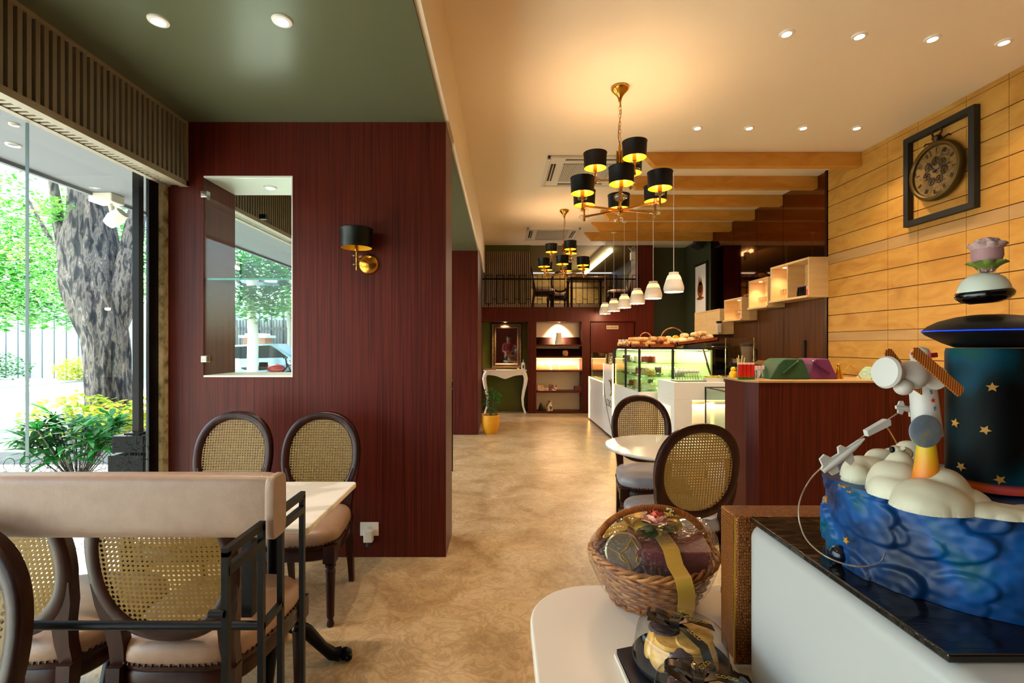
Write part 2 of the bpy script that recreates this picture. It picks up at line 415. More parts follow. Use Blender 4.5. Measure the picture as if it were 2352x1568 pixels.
# street glazing
w = bpy.data.objects.new('window_1', None); sc.collection.objects.link(w); w['kind'] = 'structure'
ZB = 2.412
for a, c in ((-2.7,-1.0),(-.99,.70),(.71,2.2446),(2.2454,3.00),(3.53,5.4),(5.41,7.42)):
    MB().box(XL-.012, XL, a, c, .03, ZB+.03).build('pane', M['pane'], w)
mb = MB()
mb.box(XL-.013, XL+.006, 3.004, 3.087, 0, ZB+.03); mb.box(XL-.03, XL+.02, -2.7, 3.0, 0, .03); mb.box(XL-.03, XL+.02, 3.52, 7.43, 0, .03)
mb.build('window_frame', M['black'], w)
MB().box(XL-.014, XL+.003, 2.2444, 2.2456, .03, ZB).build('seam', mat('seal', '#5c7070', .4), w)
mb = MB(); rnd = random.Random(3)
for i in range(150):
    r0 = rnd.uniform(.018, .05); y = rnd.uniform(1.9, 2.98); z = .35 + .50*rnd.random()**.8
    n = 20; e = rnd.uniform(.8,1.1)
    pts = [(XL+.004, y + r0*e*math.cos(2*math.pi*k/n), z + r0*math.sin(2*math.pi*k/n)) for k in range(n)]
    mb.tube(pts, .0014, 4, closed=True)
mb.build('window_film', M['blackmatte'], w, kind='stuff')
mb = MB(); rnd = random.Random(5); z = 0
mb.box(XL-.05, XL+.03, 3.09, 3.143, 0, ZB+.02)
struct('trim_5', mb, noisy('bamboo_strip', [(.3,'#6a5f3a'),(.5,'#b8ad84'),(.8,'#d8cfae')], scale=(1,1,1), nscale=18, detail=3, rough=.7))
# slatted valance over the glazing
def valance(name, y0, y1, label):
    o = thing(name, label, 'valance')
    MB().box(XL+.02, -2.075, y0, y1, ZB+.02, ZG-.001).build('valance_backing', M['slatgap'], o)
    mb = MB(); n = int((y1-y0)/.04)
    for i in range(n): mb.box(-2.066, -2.045, y0+.01+i*.04, y0+.01+i*.04+.021, ZB+.03, ZG-.02)
    mb.build('slat_face', M['slat'], o)
    mb = MB()
    for i in range(int((y1-y0)/.034)): mb.box(XL+.04, -2.085, y0+.01+i*.034, y0+.01+i*.034+.018, ZB, ZB+.02)
    mb.build('slat_underside', M['slattrim'], o)
    mb = MB(); mb.box(-2.09, -2.04, y0, y1, ZB-.004, ZB+.03); mb.box(XL+.01, XL+.045, y0, y1, ZB-.004, ZB+.02); mb.box(-2.078,-2.042,y0,y1,ZG-.02,ZG-.001)
    mb.box(-2.08, -2.04, y1-.02, y1, ZB, ZG-.001)
    mb.build('valance_trim', M['slattrim'], o)
valance('slatted_valance', -2.69, 3.144, 'taupe slatted pelmet box over the street glazing, under the green ceiling')
valance('slatted_valance', 3.522, 7.428, 'taupe slatted pelmet box seen through the opening in the red partition')
# ---------------------------------------------------------------- outdoors
struct('pavement', MB().box(-9.2, XL-.02, -6, 30, -.12, -.005), mat('pavement', '#c9c6bd', .8))
struct('road', MB().box(-16.5, -9.2, -6, 40, -.2, -.06), mat('asphalt', '#a9b4b8', .8))
struct('pavement_far', MB().box(-45, -16.5, -6, 60, -.15, 0), mat('pavement_far', '#d8d2c2', .8))
struct('road_end', MB().box(-9.2, 12, 30, 60, -.2, -.06), mat('asphalt_far', '#b9bcb8', .8))
mb = MB(); mb.box(-3.83, XL-.02, -4, 9.0, 2.81, 3.1); mb.box(-3.87, -3.83, -4, 9.0, 2.78, 3.12)
struct('canopy', mb, M['grey'])
mb = MB()
for i in range(70): mb.box(-40+i*.5, -40+i*.5+.44, 20.0, 20.06, .0, 3.1)
mb.box(-40, -4, 20.07, 20.2, 0, 3.0)
struct('wall_street', mb, mat('street_wall', '#a9b3bb', .7))
mb = MB(); mb.box(-11.6, -7.4, 19.88, 19.93, .0, .2); mb.box(-11.6,-7.4,19.88,19.93,2.0,2.1)
for i in range(34): mb.box(-11.55+i*.125, -11.55+i*.125+.04, 19.86, 19.9, .1, 2.4)
tag(mb.build('street_gate', mat('gate_grey', '#5c6266', .6)), 'grey picket gate in the wall across the road', 'gate')
def brick():
    m = mat('brick', '#a0674e', .8); t, b, N = nodes(m); br = N('ShaderNodeTexBrick'); br.inputs['Color1'].default_value = srgb('#b06c50'); br.inputs['Color2'].default_value = srgb('#8e5540'); br.inputs['Mortar'].default_value = srgb('#cfc4b4'); br.inputs['Scale'].default_value = 5
    tc = N('ShaderNodeTexCoord'); mp = N('ShaderNodeMapping'); mp.inputs['Rotation'].default_value = (math.pi/2,0,0)
    t.links.new(tc.outputs['Object'], mp.inputs[0]); t.links.new(mp.outputs[0], br.inputs['Vector']); t.links.new(br.outputs[0], b.inputs['Base Color']); return m
o = thing('brick_pillar', 'red brick gate pillar with a pale capstone across the road', 'pillar', (-9.45, 18.7, 0))
MB().box(-.42,.42,-.3,.3,0,1.65).build('shaft', brick(), o)
mb = MB().box(-.52,.52,-.4,.4,1.65,1.75); mb.box(-.36,.36,-.26,.26,1.75,1.82); mb.build('capstone', M['whitemat'], o)
# parked car
def car():
    o = thing('parked_car', 'silver blue car parked across the road by the brick pillar', 'car', (-7.6, 14.8, 0), math.radians(8))
    prof = [(-2.0,.35),(-2.05,.62),(-1.9,.82),(-1.15,.92),(-.62,1.36),(.75,1.42),(1.45,.98),(1.95,.90),(2.05,.62),(2.0,.35)]
    mb = MB()
    rings = []
    for w_, s_ in ((-.82,.96),(-.78,1.0),(.78,1.0),(.82,.96)): rings.append([(x*s_, w_ if z < 1 else w_*.84, .35+(z-.35)*s_) for x, z in prof])
    mb.loft(rings); mb.build('body', mat('car_paint', '#9fb8c8', .2, .4), o, smooth=30)
    mb = MB(); mb.prism([(-1.02,.95),(-.6,1.32),(.72,1.37),(1.25,1.0)], 1, -.80, .80); mb.build('window_band', mat('car_glass', '#1c2a30', .1), o)
    for x in (-1.3, 1.3):
        for y in (-.74, .74):
            mb = MB(); mb.M = Matrix.Translation((x, y, .32)) @ Matrix.Rotation(math.pi/2, 4, 'X')
            mb.lathe([(.02,-.1),(.3,-.1),(.32,-.06),(.32,.06),(.3,.1),(.02,.1)], n=20); wh = mb.build('wheel', M['blackmatte'], o, smooth=40)
            mb = MB(); mb.M = Matrix.Translation((x, y, .32)) @ Matrix.Rotation(math.pi/2, 4, 'X'); mb.lathe([(.02,-.11),(.18,-.105),(.18,.105),(.02,.11)], n=12); mb.build('rim', M['chrome'], wh)
    for y in (-.6,.6): MB().box(1.93,2.0,y-.14,y+.14,.66,.8).build('tail_light', mat('tail_red', '#b02018', .3), o)
car()
def motorbike():
    o = thing('motorbike', 'dark red motorbike parked in front of the silver blue car', 'motorbike', (-6.5, 13.6, 0), math.radians(15))
    for x in (-.62,.62):
        mb = MB(); n = 24
        mb.tube([(x+.28*math.cos(2*math.pi*k/n), 0, .3+.28*math.sin(2*math.pi*k/n)) for k in range(n)], .045, 8, closed=True)
        wh = mb.build('wheel', M['blackmatte'], o, smooth=60)
        mb = MB()
        for k in range(8): mb.bar((x,0,.3), (x+.26*math.cos(k*math.pi/4),0,.3+.26*math.sin(k*math.pi/4)), .008)
        mb.build('spokes', M['chrome'], wh)
    mb = MB(); mb.tube([(-.62,0,.3),(-.3,0,.45),(.1,0,.35),(.45,0,.8),(.62,0,.3)], .03, 8); mb.tube([(.42,0,.75),(.38,0,1.0)], .02, 8); mb.tube([(.38,-.33,1.02),(.4,0,1.0),(.38,.33,1.02)], .015, 8); mb.build('frame', M['black'], o, smooth=60)
    mb = MB(); mb.ball((.12,0,.72), .2, sx=1.25, sy=.7, sz=.62); mb.build('fuel_tank', mat('bike_red', '#8a1c16', .25), o, smooth=60)
    mb = MB(); mb.ball((-.38,0,.74), .3, sx=1.3, sy=.45, sz=.25); mb.build('seat', M['blackmatte'], o, smooth=60)
    mb = MB(); mb.box(-.18,.2,-.12,.12,.25,.52); mb.build('engine', M['chrome'], o, bevel=.03)
    mb = MB(); mb.ball((.5,0,.88), .09); mb.build('headlight', M['chrome'], o, smooth=60)
motorbike()
# trees
def foliage(mb, c, rad, n, size, rnd, droop=.3, aspect=.32):
    for _ in range(n):
        u = Vector((rnd.gauss(0,1), rnd.gauss(0,1), rnd.gauss(0,1))).normalized() * rnd.random()**.4
        p = Vector(c) + Vector((u.x*rad[0], u.y*rad[1], u.z*rad[2]))
        a = rnd.uniform(0, 2*math.pi); d = Vector((math.cos(a), math.sin(a), rnd.uniform(-droop*2, droop))).normalized() * size * rnd.uniform(.6, 1.3)
        sdir = Vector((-math.sin(a), math.cos(a), rnd.uniform(-.6, .6))).normalized() * size * aspect
        mb.add([p, p+d*.5+sdir, p+d, p+d*.5-sdir], [(0,1,2,3)])
def trunk(mb, path, n=36, rough_=.12, seed=0):
    pts = [(Vector(p), r) for p, r in path]; rings = []; m = len(pts)
    steps = []
    for i in range(m-1):
        for k in range(6):
            f = k/6; steps.append((pts[i][0].lerp(pts[i+1][0], f), pts[i][1]*(1-f)+pts[i+1][1]*f))
    steps.append(pts[-1])
    for p, r in steps:
        ring = []
        for k in range(n):
            a = 2*math.pi*k/n
            q = Vector((math.cos(a)*2.2, math.sin(a)*2.2, p.z*.7 + seed))
            rr = r*(1 + rough_*2*noise.noise(q*1.3) + rough_*.7*noise.noise(Vector((q.x*4, q.y*4, q.z*1.5))))
            ring.append((p.x+rr*math.cos(a), p.y+rr*math.sin(a), p.z))
        rings.append(ring)
    mb.loft(rings)
rnd = random.Random(11)
YT = 7.6; K = YT/F
o = thing('street_tree', 'thick grey barked tree with forking limbs on the pavement outside the glazing', 'tree', (0,0,0))
mb = MB()
trunk(mb, [((P(258,1010,YT).x,YT,-.02), .34), (P(252,930,YT), .29), (P(248,850,YT), .28), (P(246,780,YT), .28), (P(232,715,YT), .33), (P(216,650,YT), .37), (P(208,570,YT), .33), (P(207,480,YT), .28), (P(205,380,YT), .26), (P(195,250,YT), .28), (P(180,100,YT+.2), .2)], rough_=.16)
mb.build('trunk', M['bark'], o, smooth=60)
for path in ([(P(252,800,YT),.16),(P(280,680,YT+.05),.19),(P(296,590,YT+.1),.15),(P(312,500,YT+.2),.12),(P(330,380,YT+.3),.09)],
             [(P(196,660,YT-.1),.2),(P(160,600,YT),.12),(P(138,520,YT),.085),(P(124,430,YT),.06),(P(112,330,YT),.04)],
             [(P(170,600,YT),.06),(P(110,540,YT+.3),.035),(P(60,450,YT+.5),.02)]):
    mb = MB(); trunk(mb, path, 20, .14, rnd.random()*9); mb.build('branch', M['bark'], o, smooth=60)
mb = MB()
for px, py, Y, r_, n in ((130,560,8.2,.9,420),(60,620,8.6,1.0,500),(20,540,9,1.1,500),(150,650,8.4,.5,200),(300,560,9,.5,160),(180,470,8,.5,260),(70,690,8.8,.7,260),(330,640,9.2,.45,140),(140,480,7.4,.35,140)):
    foliage(mb, P(px,py,Y), (r_,r_,r_*.6), n*2, .095, rnd, .35, .2)
mb.build('foliage', M['leaf'], o)
def tree(label, base, h, r, crown, n, mat_, size, tr='#b0a898'):
    o = thing('street_tree', label, 'tree', (0,0,0), group=None)
    mb = MB(); trunk(mb, [((base[0],base[1],-.02), r*1.2), ((base[0]+.05,base[1],h*.5), r), ((base[0]-.1,base[1],h), r*.7)], 16, .08); mb.build('trunk', mat('pale_bark', tr, .9), o, smooth=60)
    mb = MB()
    for cx, cy, cz, rx, rz, w in crown: foliage(mb, (cx,cy,cz), (rx,rx,rz), int(n*w), size, rnd)
    mb.build('foliage', mat_, o)
def cw(px, py, Y, r_, w): 
    p = P(px,py,Y); return (p.x, p.y, p.z, r_, r_*.7, w)
b0 = P(578, 860, 13.2)
tree('pale trunked street tree seen through the opening in the red partition', (b0.x, 13.2), 3.2, .13, [cw(600,600,13,1.0,1),cw(560,650,13.2,.8,.8),cw(640,670,13.4,1.0,1),cw(590,700,13,.7,.6),cw(540,600,13,.8,.7),cw(660,600,13.6,.9,.8)], 620, M['leafd'], .17, '#cfc8bc')
tree('bushy tree behind the brick pillar across the road', (P(665,800,17).x, 17), 3.5, .1, [cw(640,620,17,1.4,1),cw(670,680,17,1.2,1),cw(600,640,17.3,1.3,1),cw(560,560,17.5,1.4,1),cw(660,560,17.4,1.5,1)], 520, M['leafd'], .22)
tree('feathery bright green tree left of the thick trunk', (-18.5, 15.5), 4.0, .2, [cw(20,660,15,1.7,1),cw(80,620,15.5,1.7,1),cw(140,690,15.2,1.3,.8),cw(40,560,15.6,2.0,1),cw(-60,600,15,2,1),cw(110,540,16,1.6,1),cw(-20,480,16,2.2,1),cw(0,700,14.6,1.2,.7)], 1100, M['leaf'], .19)
tree('distant leafy tree right of the thick trunk beyond the wall', (-17.6, 22.5), 4.6, .2, [cw(300,560,22,2.0,1),cw(330,660,22,1.7,1),cw(350,520,22,2.0,1),cw(280,640,22,1.6,.8),cw(390,600,22,2,1)], 420, M['leafd'], .3)
def bush(name, label, c, rad, n, size, m, group=None):
    mb = MB(); foliage(mb, c, rad, n, size, rnd, .5, .3); o = mb.build(name, m); tag(o, label, 'shrub', group); return o
bush('hedge', 'clipped green hedge by the street wall left of the tree trunk', (-20.6, 19.1, .55), (2.2,.5,.6), 900, .15, M['leafd'])
bush('hedge', 'short yellow green hedge by the street wall touching the tree trunk', (-16.9, 19.1, .42), (.8,.5,.5), 600, .15, M['leafy'])
bush('leafy_shrub', 'yellow green shrub at the foot of the thick tree, on its left', (P(165,965,6.6).x, 6.6, .40), (.62,.5,.34), 520, .12, M['leafy'])
bush('leafy_shrub', 'yellow green shrub at the foot of the thick tree, in front of it', (P(262,985,6.3).x, 6.3, .36), (.42,.4,.30), 360, .11, M['leafy'])
bush('leafy_shrub', 'yellow green shrub beside the black post, right of the tree', (P(315,975,6.5).x, 6.5, .38), (.32,.4,.34), 300, .11, M['leafy'])
o = thing('broadleaf_plant', 'dark green plant with long pointed leaves outside the glazing', 'plant', (P(178,1100,4.7).x, 4.7, 0))
mb = MB(); rnd = random.Random(21)
for i in range(46):
    a = rnd.uniform(0, 6.28); l = rnd.uniform(.05,.40); h = rnd.uniform(.30,.72)
    stem = [(0+.12*math.cos(a)*k/3, .12*math.sin(a)*k/3, h*k/3) for k in range(4)]
    mb.m = 1; mb.tube([(p[0]+l*math.cos(a)*.6*(k/3), p[1]+l*math.sin(a)*.6*(k/3), p[2]) for k, p in enumerate(stem)], .006, 5)
    top = Vector(stem[-1]) + Vector((l*math.cos(a)*.6, l*math.sin(a)*.6, 0)); mb.m = 0
    for j in range(10):
        b_ = a + rnd.uniform(-3,3); L_ = rnd.uniform(.20,.36); w_ = rnd.uniform(.020,.030)
        d = Vector((math.cos(b_), math.sin(b_), rnd.uniform(.0,.9))).normalized(); s_ = Vector((-math.sin(b_), math.cos(b_), 0))*w_
        q = [top, top+d*L_*.35, top+d*L_*.7+Vector((0,0,-.03)), top+d*L_+Vector((0,0,-.09))]
        mb.add([q[0], q[1]+s_, q[2]+s_*.8, q[3], q[2]-s_*.8, q[1]-s_], [(0,1,5),(1,2,4,5),(2,3,4)])
mb.build('leaves', [leaf_mat('leaf_rhapis', '#0e3a12', '#1c6a26', '#3c9440'), M['bark']], o)
struct('planter_kerb', MB().box(-7.4, -3.95, 5.6, 7.9, -.02, .14), M['grey'])
# post and bracket beyond the glass
o = thing('steel_post', 'black steel post standing on a dark block just outside the glazing', 'post', (0,0,0))
x = P(317,0,3.6).x
MB().box(x-.024, x+.024, 3.576, 3.624, .72, 2.81).build('post', M['black'], o)
x0 = P(272,0,3.6).x; x1 = P(352,0,3.6).x
mb = MB(); mb.box(x0+.03, x1, 3.5, 3.7, .60, .72); mb.box(x0, x1, 3.5, 3.7, 0, .58); mb.box(x-.06,x+.06,3.54,3.66,.70,.735)
mb.build('base_block', mat('dark_granite', '#060908', .6, 0, Specular_IOR_Level=.1), o, bevel=.005)
o = thing('floodlight', 'small white floodlight hanging under the outdoor canopy', 'light', (P(245,0,4.6).x, 4.6, 2.81))
MB().box(-.11,.11,-.08,.08,-.085,0).build('mounting_plate', M['offwhite'], o, bevel=.008)
mb = MB(); mb.tube([(.03,0,-.08),(.05,0,-.16)], .02); mb.M = Matrix.Translation((.09,0,-.22)) @ Matrix.Rotation(.9, 4, 'Y'); mb.lathe([(.001,-.1),(.05,-.095),(.07,-.02),(.055,.08),(.001,.1)], n=20); mb.build('lamp_head', M['offwhite'], o, smooth=50)
for px, py in ((30,331),(32,284)):
    Y = (2.81-HC)*F/(VY-py); p = P(px,py,Y)
    o = thing('canopy_downlight', 'round downlight in the outdoor canopy, ' + ('the nearer one at the top edge' if py < 300 else 'the farther one below it'), 'light', (p.x, Y, 2.81), group='canopy downlights')
    o.scale = (.55,.55,1) if py > 300 else (.35,.35,1)
    MB().lathe([(.05,-.004),(.075,-.012),(.08,-.001)], n=24).build('ring', M['offwhite'], o, smooth=40)
    MB().lathe([(.001,-.003),(.052,-.003)], n=20).build('lens', M['grey'], o)
# ---------------------------------------------------------------- ceiling fittings
def downlight(x, y, z, label, power=14, group='ceiling downlights', col=SOFT, spot=110, tilt=0):
    o = thing('downlight', label, 'light', (x, y, z), group=group)
    MB().lathe([(.027,-.002),(.029,-.010),(.042,-.007),(.045,-.0005)], n=28).build('ring', M['whitemat'], o, smooth=40)
    MB().lathe([(.001,-.003),(.027,-.003)], n=20).build('lens', M['spot'], o)
    if power: lamp('downlight_beam', 'SPOT', (0,0,-.03), power, col, .03, (tilt,0,0), spot, .8, o)
    return o
names = ['leftmost','second from left','third from left','rightmost']
for i, (px, py) in enumerate(((1807,76),(1974,82),(2142,88),(2306,96))):
    Y = (ZC-HC)*F/(VY-py); p = P(px, py, Y); downlight(p.x, Y, ZC, names[i]+' of the four large downlights in the front row on the cream ceiling', 26)
for i, px in enumerate((1602,1721,1845,1968)):
    Y = 4.48; p = P(px, 294, Y); downlight(p.x, Y, ZC, names[i]+' of the four small downlights in the row before the wooden beams', 26)
downlight(-1.535, 2.16, ZG, 'left downlight in the green ceiling', 30)
downlight(-.983, 2.16, ZG, 'right downlight in the green ceiling', 30)
for i, (x, y) in enumerate(((2.5,1.6),(3.3,.4),(2.6,-1.0))): downlight(x, y, ZC, 'added fill downlight in the cream ceiling above the cake counter, outside the picture', 20)  # unseen fittings added to brighten the front of the room
for i, (x, y) in enumerate(((-1.3,.6),(-1.3,-1.0),(-1.3,4.4),(-1.3,6.2))): downlight(x, y, ZG, 'added fill downlight in the green ceiling, outside the picture', 26)  # extra unseen fittings, added as fill for the left side
for i, y in enumerate((5.86, 7.29, 8.74)): downlight(2.9, y, ZC, ['nearest','middle','farthest'][i]+' added fill downlight hidden between the wooden beams above the counter', 34, 'added downlights between the beams')  # added fill lights tucked behind the beams to lift the back counter area
downlight(-1.60, 3.34, HZ1-.012, 'small spotlight in the head of the glazed opening', 3, 'niche spotlights')
downlight(P(1160,0,YB+.17).x, YB+.17, ZN, 'small spotlight over the framed mirror', 60, 'niche spotlights', WARM, 90, .5)
downlight(P(1284,0,YB+.17).x, YB+.17, ZN, 'small spotlight over the display shelves', 70, 'niche spotlights', WARM, 100, .5)
for x0, x1 in ((-.404,.527),(.694,1.617)): MB().box(x0, x1, YB, YB+.33, ZN, ZN+.02)
# cassette air conditioners
def cassette(x0, y0, w_, label):
    o = thing('ceiling_cassette', label, 'air conditioner', (x0+w_/2, y0+w_/2, ZC))
    h = w_/2
    mb = MB(); mb.box(-h,h,-h,-h+.035,-.03,-.001); mb.box(-h,h,h-.035,h,-.03,-.001); mb.box(-h,-h+.035,-h,h,-.03,-.001); mb.box(h-.035,h,-h,h,-.03,-.001); mb.box(-h+.03,h-.03,-h+.03,h-.03,-.018,-.001)
    mb.build('panel', M['offwhite'], o, bevel=.004)
    for a in range(4):
        mb = MB(); mb.M = Matrix.Rotation(a*math.pi/2, 4, 'Z')
        mb.m = 0; mb.box(-h*.58, h*.58, -h+.055, -h+.11, -.0195, -.017); mb.m = 1; mb.box(-h*.58, h*.58, -h+.079, -h+.087, -.03, -.019)
        mb.build('air_vent', [M['blackmatte'], M['offwhite']], o)
    mb = MB(); g = h*.60
    mb.m = 0; mb.box(-g,g,-g,g,-.022,-.018); mb.m = 1
    for i in range(30): mb.box(-g+i*2*g/30, -g+i*2*g/30+.008, -g, g, -.03, -.022)
    mb.build('grille', [mat('grille_grey', '#8a8276', .7), M['offwhite']], o)
cassette(.487, 5.13, .95, 'white ceiling cassette air conditioner beside the large chandelier')
cassette(.43, 8.28, .92, 'white ceiling cassette air conditioner near the mezzanine')
# wooden ceiling beams
for i in range(6):
    Y = 5.045 + .7155*i
    mb = MB(); mb.prism([(1.47,ZC-.001),(1.60,ZC-.143),(XR-.018 if i == 0 else XR-.005,ZC-.143),(XR-.018 if i == 0 else XR-.005,ZC-.001)], 1, Y, Y+.09)
    tag(mb.build('ceiling_beam', M['beam'], bevel=.002), ['nearest','second nearest','third nearest','third farthest','second farthest','farthest'][i]+' of the six blond wooden beams under the cream ceiling', 'beam', 'blond ceiling beams')
# pendant lamps
def pendant():
    o = thing('pendant_lamp', '', 'pendant lamp', (0,0,ZC), group='row of white pendant lamps')
    MB().lathe([(.001,-.03),(.03,-.028),(.048,-.012),(.05,-.001)], n=24).build('ceiling_rose', M['whitemat'], o, smooth=50)
    MB().tube([(0,0,-.02),(0,0,-1.2)], .0035, 6).build('cord', M['whitemat'], o)
    mb = MB(); mb.lathe([(.001,-1.185),(.052,-1.187),(.056,-1.2),(.056,-1.215),(.066,-1.225)], n=32); mb.build('cap', M['whitemat'], o, smooth=50)
    mb = MB(); mb.lathe([(.066,-1.222),(.078,-1.25),(.086,-1.272)], n=36); mb.build('glass_collar', mat('lit_collar', '#f2d8a8', .4, Emission_Color=srgb('#ffcf80'), Emission_Strength=.75) if 'collar' not in M else M['collar'], o, smooth=50)
    mb = MB(); mb.lathe([(.086,-1.272),(.098,-1.31),(.11,-1.35),(.113,-1.375),(.106,-1.405),(.103,-1.412),(.100,-1.405),(.106,-1.375),(.103,-1.35),(.08,-1.27),(.05,-1.22)], n=36); mb.build('lamp_shade', mat('pendant_white', '#e9e2d8', .35), o, smooth=60)
    mb = MB(); mb.ball((0,0,-1.385), .032, sz=1.1); mb.build('bulb', M['bulb'], o, smooth=60)
    lamp('pendant_light', 'POINT', (0,0,-1.425), 7, WARM, .03, parent=o)
    return o
pd = pendant()
for i in range(6):
    q = pd if i == 0 else copy_tree(pd)
    q.location = (1.955+.01*i, 5.5+.78*i, ZC)
    q['label'] = ['nearest and largest','second nearest','third nearest','third farthest','second farthest','farthest'][i]+' of the six white pendant lamps over the display counter'
# chandeliers
def lampkit(shade_d=.18):
    "one arm's glass stack, candle sleeve, shade and bulb, base at the origin"
    def f(o, p):
        mb = MB(); mb.lathe([(.001,-.055),(.010,-.05),(.012,-.035),(.008,-.03)], p, 12); mb.lathe([(.008,-.03),(.008,.05),(.016,.055),(.016,.115),(.010,.12)], p, 12); mb.build('lamp_stem', M['brass'], o, smooth=40)
        mb = MB(); mb.lathe([(.008,-.034),(.04,-.026),(.046,-.016),(.04,-.006),(.008,.0)], p, 14); mb.lathe([(.008,.028),(.034,.034),(.038,.042),(.034,.050),(.008,.056)], p, 14); mb.build('crystal_disc', M['crystal'], o, smooth=30)
        r = shade_d/2
        mb = MB(); mb.m = 0; mb.lathe([(r*.955,.078),(r,.185),(r*1.035,.192),(r*1.035,.197),(r*.99,.197)], p, 30); mb.m = 1; mb.lathe([(r*.985,.195),(r*.965,.187),(r*.94,.080),(r*.955,.078)], p, 30)
        mb.build('lamp_shade', [M['shade'], M['gold_in']], o, smooth=50)
        mb = MB(); mb.ball((p[0],p[1],p[2]+.14), .019, 12, sz=1.5, m=8); mb.build('bulb', M['bulb'], o, smooth=60)
        lamp('chandelier_bulb_light', 'POINT', (p[0],p[1],p[2]+.125), 6.0, WARM, .02, parent=o)
    return f
def chandelier(label, x, y):
    o = thing('chandelier', label, 'chandelier', (x, y, ZC))
    MB().lathe([(.001,-.125),(.010,-.12),(.014,-.10),(.022,-.075),(.045,-.045),(.062,-.028),(.07,-.012),(.066,-.001)], n=28).build('ceiling_rose', M['brass'], o, smooth=50)
    mb = MB(); z = -.125; k = 0
    while z > -.46:
        n = 10; hx, hz = .0085, .019
        pts = [((hx*math.cos(2*math.pi*j/n) if k % 2 else 0), (0 if k % 2 else hx*math.cos(2*math.pi*j/n)), z-.012+hz*math.sin(2*math.pi*j/n)) for j in range(n)]
        mb.tube(pts, .0022, 5, closed=True); z -= .03; k += 1
    mb.build('chain', M['brass'], o, smooth=60)
    MB().tube([(.006,0,-.12),(.012,.004,-.2),(-.008,0,-.3),(-.014,0,-.38),(.0,0,-.47)], .0028, 6).build('power_cord', mat('cord_brown', '#4a2f16', .5), o, smooth=60)
    mb = MB(); mb.tube([(0,0,-.46),(0,0,-.95)], .011, 12)
    for j in range(6): mb.tube([(.022*math.cos(j*math.pi/3), .022*math.sin(j*math.pi/3), -.5), (.022*math.cos(j*math.pi/3), .022*math.sin(j*math.pi/3), -.60)], .007, 8)
    mb.lathe([(.001,-1.0),(.02,-.99),(.026,-.965),(.02,-.94),(.012,-.93)], n=18); mb.lathe([(.012,-.70),(.03,-.705),(.03,-.735),(.012,-.74)], n=18); mb.lathe([(.012,-.60),(.034,-.605),(.034,-.62),(.012,-.625)], n=18)
    mb.build('column', M['brass'], o, smooth=40)
    MB().ball((0,0,-.86), .05, 16, sz=.6).build('crystal_disc', M['crystal'], o, smooth=20)
    kit = lampkit()
    for j in range(6):
        a = math.radians(18 + 60*j); r = .325; c = (r*math.cos(a), r*math.sin(a), -.945)
        mb = MB(); mb.bar((0,0,-.96), (c[0],c[1],-.955), .010, .014); kit(mb.build('arm', M['brass'], o), (c[0],c[1],-.94))
    for j in range(3):
        a = math.radians(50 + 120*j); r = .19; c = (r*math.cos(a), r*math.sin(a), -.725)
        mb = MB(); mb.bar((0,0,-.72), (c[0],c[1],-.72), .010, .014); kit(mb.build('arm', M['brass'], o), (c[0],c[1],-.70))
    return o
ch = chandelier('large brass chandelier with black drum shades, hanging nearest the camera', .921, 3.774)
copy_tree(ch, loc=(.929, 7.21, ZC), label='smaller looking far brass chandelier hanging before the mezzanine')
# wall sconce
p = P(845, 0, Y1)
o = thing('wall_sconce', 'brass wall sconce with a black half drum shade on the red partition', 'wall lamp', (P(835,0,Y1).x, Y1, 1.38+(792-570)*Y1/F))
mb = MB(); mb.M = Matrix.Translation((.035,-.012,-.105)) @ Matrix.Rotation(math.pi/2, 4, 'X'); mb.lathe([(.001,.012),(.05,.010),(.062,.002),(.066,-.012)], n=32); mb.build('back_plate', M['brass'], o, smooth=50)
mb = MB(); mb.tube([(.035,-.02,-.095),(.01,-.10,-.095),(-.012,-.11,-.095)], .006, 8); mb.tube([(-.012,-.11,-.16),(-.012,-.11,-.04)], .005, 8); mb.lathe([(.006,-.045),(.013,-.04),(.013,.0)], (-.012,-.11,0), 14); mb.build('arm', M['brass'], o, smooth=50)
mb = MB(); 
for z in (-.07,-.125): mb.lathe([(.006,z-.012),(.03,z-.006),(.034,z),(.03,z+.006),(.006,z+.012)], (-.012,-.11,0), 14)
mb.build('crystal_disc', M['crystal'], o, smooth=30)
mb = MB(); mb.m = 0; mb.lathe([(.094,-.055),(.099,.055),(.104,.062),(.10,.066)], (-.012,-.11,.035), 32); mb.m = 1; mb.lathe([(.098,.064),(.096,.055),(.091,-.054),(.094,-.055)], (-.012,-.11,.035), 32)
mb.build('lamp_shade', [mat('sconce_shade', '#07100b', .35, 0, Specular_IOR_Level=.25), M['gold_in']], o, smooth=50)
# wall socket
o = thing('wall_socket', 'white switched socket with a charger plugged in, low on the red partition', 'socket', (P(849,0,Y1).x, Y1, 1.38-(1214-792)*Y1/F))
MB().box(-.06,.06,-.009,-.0005,-.043,.045).build('socket_plate', M['whitemat'], o, bevel=.003)
MB().box(-.012,.014,-.013,-.009,.0,.02).build('switch', M['offwhite'], o, bevel=.002)
MB().box(-.028,.030,-.05,-.009,-.072,.002).build('charger', M['whitemat'], o, bevel=.005)
mb = MB(); mb.tube([(0,-.03,-.07),(0,-.03,-.10)], .014, 10); mb.build('cable_plug', mat('blue_plug', '#15304a', .4), o, smooth=50)
